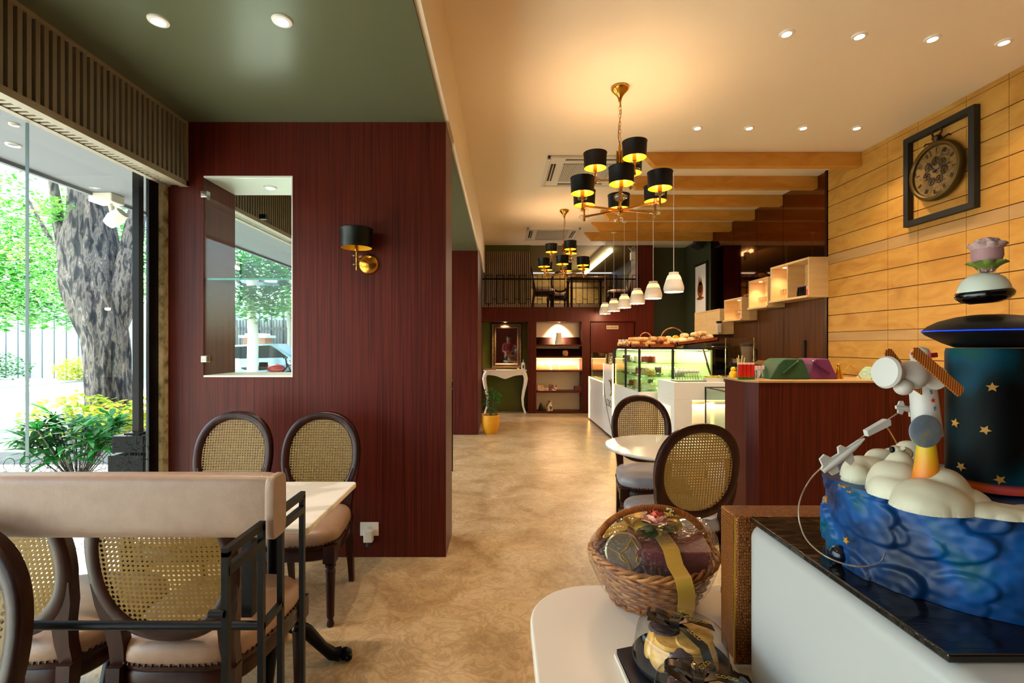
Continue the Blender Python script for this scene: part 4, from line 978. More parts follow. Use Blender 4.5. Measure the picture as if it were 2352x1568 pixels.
for i, px in enumerate((1733,1741,1749)):
    o = thing('glass_vial', ['left','middle','right'][i]+' of the three small capped glass vials beside the green leather box', 'bottle', (at_top(px,3.85)+.012, 3.85, ZW), group='capped glass vials')
    MB().lathe([(.001,0),(.011,0),(.011,.075),(.008,.085),(.001,.085)], n=14).build('vial', M['crystal'], o, smooth=40); MB().lathe([(.009,.085),(.012,.086),(.012,.11),(.001,.112)], n=14).build('cap', mat('cap_pink', '#e0b8b0', .4), o, smooth=40)
# things on the white till block
ZS = .985
o = thing('serving_tray', 'grey metal tray with a zigzag rack on the white service counter', 'tray', (P(1578,0,5.3).x, 5.28, ZS))
MB().prism(rrect(-.16,.20,-.11,.11,.02), 2, .004, .014).build('tray', mat('tray_grey', '#8c8884', .3, .6), o, bevel=.003)
mb = MB()
for y in (-.05,.05):
    pts = []
    for k in range(19): pts.append((-.13+.0145*k, y, .018 + (.07 if k % 2 else 0)))
    mb.tube(pts, .003, 6)
mb.build('rack', mat('rack_steel', '#4a4642', .25, .8), o)
M['vialtop'] = mat('vial_top', '#f4f2ec', .5)
for k in range(9):
    s_ = thing('dessert_vial', '%s from the left of the white topped dessert vials in the zigzag rack' % ('first second third fourth fifth sixth seventh eighth ninth'.split()[k]), 'dessert', (P(1578,0,5.3).x-.12+.029*k, 5.28, ZS+.016), group='dessert vials in the zigzag rack')
    MB().lathe([(.001,0),(.010,0),(.012,.07),(.001,.07)], n=12).build('vial', M['crystal'], s_, smooth=40)
    mb = MB(); mb.ball((0,0,.092), .0175, 10, sz=1.35, m=8); mb.build('cream_top', M['vialtop'], s_, smooth=60)
o = thing('dessert_box', 'white box with a yellow green lid strip on the service counter', 'box', (P(1638,0,5.2).x, 5.2, ZS))
MB().box(-.085,.085,-.06,.06,0,.045).build('body', M['offwhite'], o, bevel=.003); MB().box(-.08,.08,-.055,.055,.046,.062).build('lid', noisy('lime', [(.4,'#9aa020'),(.6,'#d8cc30')], nscale=30), o)
o = thing('metal_bowl', 'round metal bowl right of the yellow green box on the service counter', 'bowl', (P(1672,0,5.18).x, 5.2, ZS))
MB().lathe([(.001,0),(.03,.0),(.055,.05),(.09,.062),(.088,.066),(.05,.056),(.001,.01)], n=24).build('bowl', M['chrome'], o, smooth=50)
o = thing('yellow_toy', 'yellow figure beside the straws behind the red service wall', 'toy', (P(1686,0,4.9).x, 4.6, ZW-.16)); o.name = 'yellow_bottle'; o['label'] = 'round yellow squeeze bottle left of the straws'; o['category'] = 'bottle'
o.location = (P(1684,0,4.1).x, 4.1, ZW)
mb = MB(); mb.lathe([(.001,0),(.03,0),(.034,.03),(.024,.05),(.017,.056),(.022,.07),(.014,.088),(.001,.092)], n=18); mb.build('bottle', mat('yellow_plastic', '#e8b808', .35), o, smooth=60)
# trays of bread on the glass case
ZT = .83+.513
bread = noisy('bread_crust', [(.3,'#a8642c'),(.5,'#cf9450'),(.7,'#e6bd82')], nscale=22, rough=.5, bump=.4)
breadp = noisy('bread_pale', [(.3,'#c89a60'),(.5,'#e4c490'),(.7,'#f2ddb4')], nscale=22, rough=.6, bump=.4)
tray_m = noisy('tray_wood', [(.4,'#6a2a14'),(.6,'#8a3a1c')], scale=(4,20,4), nscale=4, rough=.4)
def bread_tray(x, y, z, w_, d, tilt, label, n, bm_, plabel):
    t = thing('bread_tray', label, 'tray', (x, y, z)); t.rotation_euler = (0, tilt, 0)
    mb = MB(); mb.box(-w_,w_,-d,d,0,.012)
    for b in ((-w_,w_,-d,-d+.012),(-w_,w_,d-.012,d),(-w_,-w_+.012,-d,d),(w_-.012,w_,-d,d)): mb.box(b[0],b[1],b[2],b[3],0,.045)
    mb.build('tray_body', tray_m, t)
    if not n: return
    base = None
    for i in range(n):
        fx = (i % (n//2+1))/(n//2)*2-1; ly = (-.45 if i > n//2 else .4)*d; lx = fx*(w_-.05); up_ = 0
        if i >= n-3 and n > 6: lx = (i-n+2)*w_*.5; ly = 0; up_ = .055
        c, s_ = math.cos(tilt), math.sin(tilt); loc = (x+lx*c, y+ly, z-lx*s_+.016+up_)
        if base is None:
            mb = MB(); rings = []
            for k in range(11):
                a = (k/10-.5)*2.2; rr = .034*max(.25, math.cos(a*.62))*(1+.12*math.sin(k*3))
                rings.append([(.062*math.sin(a), .03*math.cos(a)+rr*math.cos(q*math.pi/5), .036+rr*math.sin(q*math.pi/5)) for q in range(10)])
            mb.loft(rings); base = mb.build('bread_roll', bm_, smooth=60); q_ = base
        else: q_ = base.copy(); sc.collection.objects.link(q_)
        q_.location = loc; q_.rotation_euler = (0, 0, rnd.uniform(0,6.28)); tag(q_, plabel, 'bread', ('brown bread rolls' if bm_ is bread else 'pale pastries')+' on the display case trays')
bread_tray(1.82, 6.78, ZT, .17, .14, 0, 'brown wooden tray at the far left end of the display case top', 6, breadp, 'pale pastry on the far left tray of the display case')
bread_tray(1.80, 6.35, ZT, .17, .20, 0, 'brown wooden tray of croissants left of the small basket', 12, bread, 'brown croissant on the tray left of the small basket')
bread_tray(1.92, 5.92, ZT, .16, .14, 0, 'shallow wooden box in front of the baskets on the display case', 10, bread, 'brown roll on the shallow box before the baskets')
bread_tray(2.33, 5.88, ZT+.055, .25, .14, math.radians(-7), 'tilted wooden tray of pale pastries at the right of the display case top', 14, breadp, 'pale pastry on the tilted tray at the right')
tag(MB().box(2.45,2.52,5.80,5.96,ZT,ZT+.055).build('tray_block', M['crystal']), 'clear block propping up the tilted pastry tray', 'block')
def small_basket(x, y, z, r_, hh, label, fill):
    o = thing('wicker_basket', label, 'basket', (x, y, z))
    mb = MB()
    for k in range(8):
        z_ = .006+.011*k; R = r_*(.78+.22*k/7)
        mb.tube([( (R+.004*(1 if (j+k) % 2 else -1))*math.cos(2*math.pi*j/24), (R+.004*(1 if (j+k) % 2 else -1))*.75*math.sin(2*math.pi*j/24), z_) for j in range(24)], .006, 5, closed=True)
    mb.lathe([(.001,.004),(r_*.76,.004)], sy=.75, n=20)
    mb.build('basket_body', M['wicker'], o, smooth=60)
    MB().tube([(r_*math.cos(t), 0, .085+hh*math.sin(t)) for t in [math.pi*q/16 for q in range(17)]], .0075, 8).build('handle', M['wicker'], o, smooth=60)
    for px_, pz, rr, m_ in fill:
        mb = MB(); mb.M = Matrix.Translation((px_,-r_*.35,pz)) @ Matrix.Rotation(math.pi/2, 4, 'X'); mb.lathe([(.001,-.02),(rr,-.018),(rr,.02),(.001,.022)], n=20)
        f = mb.build('treat_tin', m_, None, smooth=40); f.location = (x, y, z); tag(f, 'round shiny treat standing inside the '+('large' if r_ > .12 else 'small')+' basket on the display case', 'tin', 'treats in the '+('large' if r_ > .12 else 'small')+' basket')
M['wicker'] = noisy('wicker', [(.3,'#6e3a18'),(.5,'#9c5c2a'),(.7,'#c08548')], nscale=30, rough=.45)
small_basket(2.17, 6.15, ZT, .155, .17, 'large hooped wicker basket on top of the glass display case', [(-.07,.11,.042,mat('cream_lid','#f2e6b0',.3)),(.02,.12,.04,M['gold_in']),(.09,.10,.035,M['offwhite'])])
small_basket(1.96, 6.6, ZT, .09, .12, 'small hooped wicker basket left of the large one on the display case', [(-.02,.10,.034,M['gold_in']),(.03,.09,.03,bread)])
for i, (x, y) in enumerate(((1.68,6.95),(1.725,6.93),(1.77,6.91))):
    tag(MB().lathe([(.001,0),(.02,0),(.02,.09),(.022,.095),(.022,.115),(.001,.116)], (x,y-.06,ZT+.0), 14).build('cookie_jar', M['offwhite'], smooth=40), ['left','middle','right'][i]+' of the three pale jars at the far left of the display case top', 'jar', 'pale jars')
# sneeze guard, blender, oven and the rear worktop
o = thing('rear_worktop', 'dark worktop along the mirror wall behind the counters', 'counter', (0,0,0))
MB().box(3.22, XR-.13, 5.2, 8.9, 0, .88).build('cabinet', M['darkwood'], o); MB().box(3.20, XR-.125, 5.18, 8.92, .881, .91).build('worktop', M['brownlam'], o)
o = thing('oven', 'black oven with a chrome handle at the far end of the worktop', 'oven', (3.36, 8.0, .911))
MB().box(-.14,.25,-.38,.38,0,.50).build('body', M['blackmatte'], o, bevel=.01); MB().box(-.10,.20,-.386,-.381,.08,.40).build('oven_window', mat('oven_glass', '#050505', .05), o)
MB().tube([(-.08,-.40,.44),(.18,-.40,.44)], .01, 8).build('handle', M['chrome'], o, smooth=60)
o = thing('blender', 'kitchen blender with a dark lid behind the clear screen', 'blender', (P(1716,0,6.6).x, 6.6, .911))
MB().lathe([(.001,0),(.09,0),(.085,.06),(.06,.14),(.055,.17),(.001,.17)], n=24).build('motor_base', M['black'], o, smooth=40)
MB().lathe([(.05,.171),(.085,.45),(.082,.45),(.047,.175)], n=24).build('jug', mat('jug', '#a09080', .15, 0, Alpha=.6), o, smooth=40)
MB().lathe([(.086,.451),(.09,.455),(.085,.49),(.03,.495),(.001,.51)], n=24).build('lid', M['blackmatte'], o, smooth=40)
MB().tube([(.08,0,.42),(.13,0,.40),(.13,0,.26),(.07,0,.23)], .012, 8).build('handle', M['blackmatte'], o, smooth=60)
o = thing('sneeze_guard', 'clear acrylic screen standing on the service counter', 'screen', (0,0,ZS))
x0, x1 = P(1666,0,5.1).x, P(1732,0,5.1).x
MB().box(x0, x1, 5.098, 5.104, .001, .47).build('screen_panel', M['acryl'], o)
mb = MB(); mb.box(x0,x0+.005,5.095,5.107,.0,.47); mb.box(x1-.005,x1,5.095,5.107,.0,.47); mb.build('screen_edge', M['chrome'], o)
tag(MB().box(XR-.03,XR-.004,5.98,6.02,1.19,1.44).build('intercom', M['blackmatte'], bevel=.01), 'black handset on the mirror wall under the wall cabinets', 'handset')
# stepping wall cabinets
def cab(y0, y1, z0, z1, label, doors=False, div=None, lights=()):
    xf = 3.53; xb = XR-.006
    o = thing('wall_cabinet', label, 'cabinet', (0,0,0), group='stepping blond wall cabinets'); t = .02
    mb = MB(); mb.box(xf,xb,y0,y1,z1-t*1.3,z1); mb.box(xf-.02,xb,y0,y1,z0,z0+t*1.3); mb.box(xf,xb,y0,y0+t,z0+t,z1-t); mb.box(xf,xb,y1-t,y1,z0+t,z1-t); mb.box(xb-.008,xb,y0,y1,z0,z1)
    if div: mb.box(xf+.01,xb,div-.009,div+.009,z0+t,z1-t)
    mb.build('carcass', M['maple'], o, bevel=.003)
    if doors:
        ym = (y0+y1)/2
        for a, c in ((y0+t,ym-.002),(ym+.002,y1-t)): MB().box(xf+.003,xf+.02,a,c,z0+t*1.4,z1-t*1.4).build('door', M['maple'], o)
    for ly in lights:
        MB().lathe([(.001,-.002),(.02,-.002)], (xf+.10, ly, z1-t*1.3-.001), 16).build('cabinet_spotlight', M['spot'], o)
        lamp('cabinet_light', 'SPOT', (xf+.10, ly, z1-t*1.3-.01), 5, WARM, .02, (0,0,0), 120, .8, o)
    return o
cab(5.56, 6.36, 1.93, 2.395, 'highest and nearest blond wall cabinet, divided, holding bottles', div=6.0, lights=(6.2,))
cab(6.42, 6.92, 1.88, 2.29, 'second highest blond wall cabinet, brightly lit and open', lights=(6.55,6.78))
cab(7.12, 7.68, 1.745, 2.09, 'third blond wall cabinet with a lit opening', lights=(7.4,))
cab(7.84, 8.86, 1.555, 1.97, 'lowest and farthest blond wall cabinet with closed doors', doors=True)
for i in range(4):
    o = thing('cola_bottle', 'small black bottle with a silver cap in the nearest wall cabinet', 'bottle', (3.62+.0*(i % 2), 5.90-.042*i, 1.957), group='black bottles in the nearest wall cabinet')
    MB().lathe([(.001,0),(.018,0),(.019,.06),(.012,.10),(.009,.125),(.001,.125)], n=14).build('bottle', M['black'], o, smooth=50); MB().lathe([(.010,.125),(.011,.14),(.001,.141)], n=12).build('cap', M['chrome'], o)
o = thing('soda_can', 'red soda can beside the black bottles in the nearest wall cabinet', 'can', (3.62, 5.70, 1.957))
MB().lathe([(.001,0),(.026,0),(.031,.008),(.031,.11),(.026,.12),(.001,.12)], n=20).build('can_body', noisy('can_red', [(.5,'#b81818'),(.62,'#e8c8c0')], nscale=18, rough=.3), o, smooth=40)
gi = 0
for y0, z0, n_ in ((6.08,1.957,4),(6.5,1.907,6),(7.22,1.772,5)):
    for k in range(n_):
        tag(MB().lathe([(.001,0),(.024,.0),(.024,.003),(.004,.006),(.004,.05),(.02,.07),(.026,.11),(.022,.14),(.020,.14),(.024,.11),(.001,.06)], (3.63, y0+.06*k, z0), 14).build('wine_glass', M['crystal'], smooth=50), 'clear stemmed glass standing in the %s open lit wall cabinet' % {4:'nearest and highest',6:'second highest',5:'third highest'}[n_], 'glass', 'glasses in the wall cabinets')
o = thing('wall_dispenser', 'white dispenser with a black top hanging below the lowest wall cabinet end', 'dispenser', (3.50, 7.82, 1.60))
MB().box(-.035,.035,-.04,-.0,-.02,.13).build('body', M['offwhite'], o, bevel=.005); MB().box(-.036,.036,-.042,.0,.131,.165).build('top', M['blackmatte'], o, bevel=.004)
# framed coffee print and speaker on the green wall
o = thing('framed_print', 'framed coffee splash print on the dark green wall behind the counter', 'picture', (XR+.006, 9.12, 0))
MB().box(-.03,.0,-.28,.28,1.93,2.93).build('frame', M['blackmatte'], o, bevel=.004); MB().box(-.034,-.031,-.235,.235,1.98,2.88).build('paper', M['whitemat'], o)
mb = MB(); mb.prism(sup(.13,.15,24,2,0,2.42), 0, -.0365, -.0345); mb.prism(sup(.16,.03,24,2,0,2.26), 0, -.0365, -.0345); mb.prism([(-.1,2.5),(-.03,2.66),(.01,2.56),(.06,2.70),(.09,2.5)], 0, -.0365, -.0345); mb.build('coffee_splash', mat('coffee_print', '#8a4a20', .5), o)
MB().prism(sup(.08,.08,20,2,0,2.44), 0, -.039, -.037).build('coffee_surface', mat('coffee_dark', '#4a2210', .5), o)
o = thing('wall_speaker', 'black speaker mounted high on the dark green wall', 'speaker', (XR-.10, 8.95, 3.26))
mb = MB(); mb.M = Matrix.Rotation(.5, 4, 'Y'); mb.box(-.10,.06,-.11,.11,-.10,.08); mb.build('cabinet', M['blackmatte'], o, bevel=.01)
mb = MB(); mb.tube([(.05,0,.06),(.10,0,.06)], .02); mb.build('bracket', M['black'], o)
o = thing('security_camera', 'small white camera at the top right of the mezzanine opening', 'camera', (2.62, YB-.05, 3.24))
MB().box(-.04,.04,-.05,.05,-.16,.0).build('housing', M['offwhite'], o, bevel=.008); MB().bar((0,0,.0),(-.08,.0,.1),.015).build('bracket', M['offwhite'], o)
# pocket watch clock in its frame
o = thing('wall_clock', 'large antique brass pocket watch clock inside a black square frame on the plywood wall', 'clock', (XR-.018, 4.125, 2.865))
mb = MB(); h0, h1, hz = -.335, .335, .405
rings = []
for y, z in ((h0,-hz),(h1,-hz),(h1,hz),(h0,hz)):
    rings.append([(-d, y-math.copysign(a, y), z-math.copysign(a, z)) for a, d in ((0,0),(0,.05),(.05,.05),(.05,0))])
mb.loft(rings, closed=True); mb.build('square_frame', M['blackmatte'], o)
R_ = Matrix.Rotation(-math.pi/2, 4, 'Y')
mb = MB(); mb.M = R_; mb.lathe([(.001,0),(.225,0),(.25,.03),(.252,.055),(.24,.075),(.222,.08),(.212,.07),(.212,.05),(.001,.05)], n=56); mb.build('case', mat('aged_brass', '#5c4a24', .4, .8), o, smooth=40)
mb = MB(); mb.M = R_; mb.lathe([(.001,.0525),(.208,.0525)], n=48); mb.build('dial', noisy('dial', [(.35,'#3a2810'),(.5,'#80622a'),(.65,'#5a441c')], nscale=9, detail=5, rough=.5, dist=1.5), o)
for i in range(12):
    mb = MB(); mb.M = R_ @ Matrix.Rotation(i*math.pi/6, 4, 'Z'); 
    for q in range(1 + i % 3): mb.box(.155, .19, -.014+.012*q, -.008+.012*q, .053, .056)
    mb.build('numeral', M['blackmatte'], o)
mb = MB()
for i in range(7):
    mb.M = R_ @ Matrix.Rotation(i*.9, 4, 'Z') @ Matrix.Translation((.085,0,0)); mb.lathe([(.022,.053),(.03,.058),(.038,.053)], n=16); 
    for j in range(5): mb.bar((0,0,.055),(.03*math.cos(j*1.256),.03*math.sin(j*1.256),.055),.005)
mb.build('gear_fretwork', mat('fret', '#3a2810', .5, .5), o)
mb = MB(); mb.M = R_; mb.bar((0,0,.062),(.09,.07,.062),.010,.004); mb.bar((0,0,.066),(.02,-.15,.066),.007,.004); mb.lathe([(.001,.07),(.014,.066),(.014,.055)], n=14); mb.build('hands', M['blackmatte'], o)
mb = MB(); n = 20; mb.tube([(-.04, .045*math.cos(2*math.pi*k/n), .335+.04*math.sin(2*math.pi*k/n)) for k in range(n)], .008, 8, closed=True); mb.lathe([(.02,.235),(.022,.26),(.035,.275),(.035,.29),(.012,.305),(.001,.31)], (-.04,0,0), 16)
for s_ in (-1,1): mb.tube([(-.04,s_*.03,.25),(-.04,s_*.11,.27),(-.04,s_*.125,.255)], .007, 8)
mb.build('winding_crown', mat('aged_iron', '#3a2a16', .4, .8), o, smooth=50)

o = thing('price_card', 'small framed price card standing on the white end panel of the pastry counter', 'sign', (1.64, 7.30, 1.0905))
MB().box(-.03,.03,-.012,.0,.0,.17).build('card_frame', M['chrome'], o, bevel=.002); MB().box(-.024,.024,-.0145,-.0125,.012,.158).build('card', noisy('card_print', [(.45,'#e8e0cc'),(.55,'#5a4630')], nscale=40), o)
# ---------------------------------------------------------------- foreground: white table, basket, biscuits, cake
ZTB = .75
o = thing('display_table', 'white round cornered table at the bottom centre holding the wicker hamper', 'table', (0,0,0))
poly = [(.46,.25),(.46,.948),(1.15,.948),(1.15,1.272)] + rrect(.065, 1.15, .25, 1.272, .17, 14)[15:45] 
mb = MB(); mb.prism(poly, 2, ZTB-.035, ZTB); mb.build('tabletop', mat('table_white', '#dfd6c8', .25), o, bevel=.006, seg=3)
for x, y in ((.2,.4),(.2,1.12),(1.0,1.12)): MB().lathe([(.02,0),(.02,ZTB-.036)], (x,y,0), 14, cap0=True).build('leg', M['chrome'], o, smooth=40)
# wicker hamper
BX, BY = P(1497,0,1.20).x, 1.195
o = thing('wicker_basket', 'large oval wicker gift basket with a hooped handle on the white table', 'basket', (BX, BY, ZTB))
def ell(rx, ry, z, n=72, wob=0, ph=0, tip=0):
    return [((rx+wob*math.cos(18*a+ph))*math.cos(a), (ry+wob*math.cos(18*a+ph))*math.sin(a), z + tip*abs(math.cos(a))**3) for a in [2*math.pi*k/n for k in range(n)]]
mb = MB()
for k in range(12):
    f = k/11; rx = .098+.047*f**.8; ry = .078+.040*f**.8
    mb.tube(ell(rx, ry, .006+.0083*k, 108, .0030, math.pi*(k % 2), .014*f), .0042, 6, closed=True)
mb.build('woven_side', M['wicker'], o, smooth=60)
mb = MB()
for ph in (0, 2.1, 4.2):
    mb.tube([((.150+.006*math.cos(22*a/2+ph))*math.cos(a), (.122+.006*math.cos(22*a/2+ph))*math.sin(a), .107+.006*math.sin(11*a+ph)+.016*abs(math.cos(a))**3) for a in [2*math.pi*k/132 for k in range(132)]], .0044, 6, closed=True)
mb.build('braided_rim', M['wicker'], o, smooth=60)
mb = MB()
for k in range(18):
    a = 2*math.pi*k/18; mb.tube([(.10*math.cos(a),.08*math.sin(a),.002),(.148*math.cos(a),.12*math.sin(a),.108)], .003, 6)
mb.build('stakes', M['wicker'], o, smooth=60)
mb = MB(); mb.lathe([(.001,.003),(.098,.003),(.098,.008),(.001,.008)], sy=.8, n=36); mb.build('basket_base', M['wicker'], o)
hp = lambda t: Vector((.140*math.cos(t)*(1+.06*math.sin(t)), .0, .10+.128*math.sin(t)**.85))
mb = MB(); pts = [hp(math.pi*q/40) for q in range(41)]; mb.tube(pts, .0062, 10)
coil = []
for q in range(1200):
    t = math.pi*q/1199; c = hp(t); d = (hp(min(math.pi,t+.01))-hp(max(0,t-.01))).normalized(); u = Vector((0,1,0)); w_ = d.cross(u); a = q*2*math.pi/12
    coil.append(c + (u*math.cos(a)+w_*math.sin(a))*.0068)
mb.tube(coil, .0022, 4); mb.build('handle', noisy('wicker_handle', [(.3,'#7e3e16'),(.6,'#a85c26'),(.8,'#c07a38')], nscale=60, rough=.35), o, smooth=70)
satin = mat('gold_satin', '#c79a28', .3, .35); satin.node_tree.nodes['Principled BSDF'].inputs['Sheen Weight'].default_value = .3
maroon = mat('maroon_card', '#6a2e2c', .4)
o = thing('gift_box', 'maroon slanted gift box lying in the wicker basket under a gold ribbon', 'box', (BX+.032, BY-.015, ZTB+.135)); o.rotation_euler = (math.radians(14), 0, math.radians(-2))
MB().box(-.088,.088,-.05,.05,-.065,.026).build('box_body', maroon, o, bevel=.003); MB().box(-.089,.089,-.052,.051,-.012,.027).build('box_lid', mat('maroon_lid', '#74343a', .35), o, bevel=.003)
o = thing('gold_ribbon', 'broad gold satin ribbon over the front of the wicker basket', 'ribbon', (BX+.035, BY, ZTB))
def ribbon(mb, pts, side, w_, th=.0008):
    side = Vector(side).normalized(); rings = []
    for i, p in enumerate(pts):
        p = Vector(p); a = Vector(pts[max(0,i-1)]); b = Vector(pts[min(len(pts)-1,i+1)]); d = (b-a).normalized(); s_ = (side - d*side.dot(d)).normalized(); nn = d.cross(s_)*th
        rings.append([p-s_*w_/2-nn, p+s_*w_/2-nn, p+s_*w_/2+nn, p-s_*w_/2+nn])
    mb.loft(rings)
mb = MB(); ribbon(mb, [(-.022,.03,.172),(-.02,-.005,.170),(-.017,-.05,.163),(-.016,-.077,.157),(-.012,-.094,.128),(-.008,-.132,.116),(-.004,-.142,.085),(.0,-.128,.05),(.002,-.108,.01)], (1,0,0), .038); mb.build('band', satin, o, smooth=50)
def loop(mb, c, d, up, L_, H_, w_, side, n=16):
    c = Vector(c); d = Vector(d).normalized(); up = Vector(up); pts = []
    for k in range(n+1):
        t = math.pi*2*k/n; pts.append(c + d*L_*(1-math.cos(t))/2 + up*H_*math.sin(t))
    ribbon(mb, pts, side, w_)
for d, L_, w_ in (((-1,.1,.25),.085,.03),((1,.1,.45),.07,.022),((.9,-.3,.15),.06,.022),((-.9,-.2,-.1),.06,.03)):
    mb = MB(); loop(mb, (-.02,.02,.178), d, (0,0,1), L_, .014, w_, (0,1,.3)); mb.build('bow_loop', satin, o, smooth=60)
mb = MB()
ribbon(mb, [(-.02,.02,.178),(-.06,.03,.182),(-.11,.035,.165),(-.15,.03,.15)], (0,1,.4), .028); mb.build('ribbon_tail', satin, o, smooth=60)
o = thing('round_tin', 'round silver lidded tin with gold string at the left of the basket', 'tin', (BX-.083, BY-.045, ZTB+.138)); o.rotation_euler = (math.radians(68), 0, math.radians(-6))
MB().lathe([(.001,-.03),(.040,-.03),(.040,.0),(.044,.002),(.044,.012),(.041,.015),(.001,.014)], n=44).build('tin_body', mat('tin_grey', '#a89c80', .28, .75), o, smooth=40)
mb = MB()
for pts in ([(-.042,.012,.016),(-.012,-.004,.017),(.004,.006,.017),(.018,.030,.017),(.034,.006,.017),(.026,-.02,.018)], [(-.006,-.006,.018),(.006,-.02,.018),(.014,-.04,.018),(.013,-.058,.010)], [(-.012,-.004,.018),(-.008,-.016,.018),(.004,-.024,.018)]): mb.tube(pts, .0013, 6)
mb.build('gold_string', mat('gold_string', '#c89c10', .3, .5), o, smooth=60)
o = thing('silk_flower', 'peach and coral silk rose with green leaves on top of the gift basket', 'flower', (BX+.005, BY-.01, ZTB+.19))
def petals(mb, n, r_, h, open_, w_, ph=0, z=0):
    for k in range(n):
        a = 2*math.pi*k/n+ph; c_, s_ = math.cos(a), math.sin(a); rings = []
        for i in range(5):
            f = i/4; rr = r_*(.25+open_*f); zz = z+h*math.sin(f*1.45); ww = w_*math.sin(math.pi*(.18+.72*f)); 
            rings.append([(rr*c_-s_*ww*v - c_*.10*w_*v*v*4, rr*s_+c_*ww*v - s_*.10*w_*v*v*4, zz+abs(v)*.004*f) for v in (-1,-.5,0,.5,1)])
        vs = [p for r in rings for p in r]; mb.add(vs, [(i*5+j,i*5+j+1,(i+1)*5+j+1,(i+1)*5+j) for i in range(4) for j in range(4)])
mb = MB(); petals(mb, 5, .008, .032, .7, .012); petals(mb, 6, .014, .03, .9, .015, .4); mb.build('inner_petals', mat('coral', '#e0604a', .6), o, smooth=80)
mb = MB(); petals(mb, 6, .022, .024, 1.0, .018, .2); petals(mb, 7, .030, .012, 1.05, .018, .6); mb.build('outer_petals', mat('peach', '#eab096', .6), o, smooth=80)
mb = MB(); rnd = random.Random(2)
for k in range(14):
    a = rnd.uniform(0,6.28); p = Vector((.012*math.cos(a), .012*math.sin(a), -.002)); d = Vector((math.cos(a), math.sin(a)-.4, rnd.uniform(-.7,.4)))*.036; s_ = Vector((-math.sin(a), math.cos(a), 0))*.011; mb.add([p, p+d*.5+s_, p+d, p+d*.5-s_], [(0,1,2,3)])
mb.build('leaves', mat('rose_leaf', '#28401a', .5), o)
mb = MB()
for k in range(26):
    bx = .032 if k % 2 else .0; mb.ball((bx+rnd.uniform(-.012,.012), -.012 if bx == 0 else .0, (-.018 if bx == 0 else .026)+rnd.uniform(-.01,.014)), .0022, 6, m=4)
mb.build('filler_buds', mat('buds', '#d8d08a', .6), o)
# cellophane over the basket
film = glass('cellophane', '#fbfbf8', 1.55, .06)
bpn = film.node_tree.nodes.new('ShaderNodeBump'); nzn = film.node_tree.nodes.new('ShaderNodeTexNoise'); nzn.inputs['Scale'].default_value = 26; nzn.inputs['Detail'].default_value = 3
bpn.inputs['Strength'].default_value = .9; bpn.inputs['Distance'].default_value = .012; film.node_tree.links.new(nzn.outputs[0], bpn.inputs['Height'])
for n in film.node_tree.nodes:
    if n.type in ('BSDF_GLOSSY','LAYER_WEIGHT'): film.node_tree.links.new(bpn.outputs[0], n.inputs['Normal'])
mb = MB(); rings = []
for f, z in ((1.02,.02),(1.16,.05),(1.30,.09),(1.38,.115),(1.33,.135),(1.15,.165),(.8,.18),(.35,.178),(.05,.175)):
    ring = []
    for k in range(64):
        a = 2*math.pi*k/64; w_ = 1+.035*noise.noise(Vector((math.cos(a)*3, math.sin(a)*3, z*30)))
        ring.append((BX+.116*f*w_*math.cos(a), BY+.093*f*w_*math.sin(a), ZTB+z+.006*noise.noise(Vector((math.cos(a)*5,math.sin(a)*5,z*20)))+(.03*max(0,math.cos(a))**2*(1 if .13 < z < .17 else 0))))
    rings.append(ring)
mb.loft(rings, cap0=False, cap1=False); tag(mb.build('cellophane_wrap', film, smooth=180), 'clear cellophane film wrapped over the wicker basket and its contents', 'wrapping')
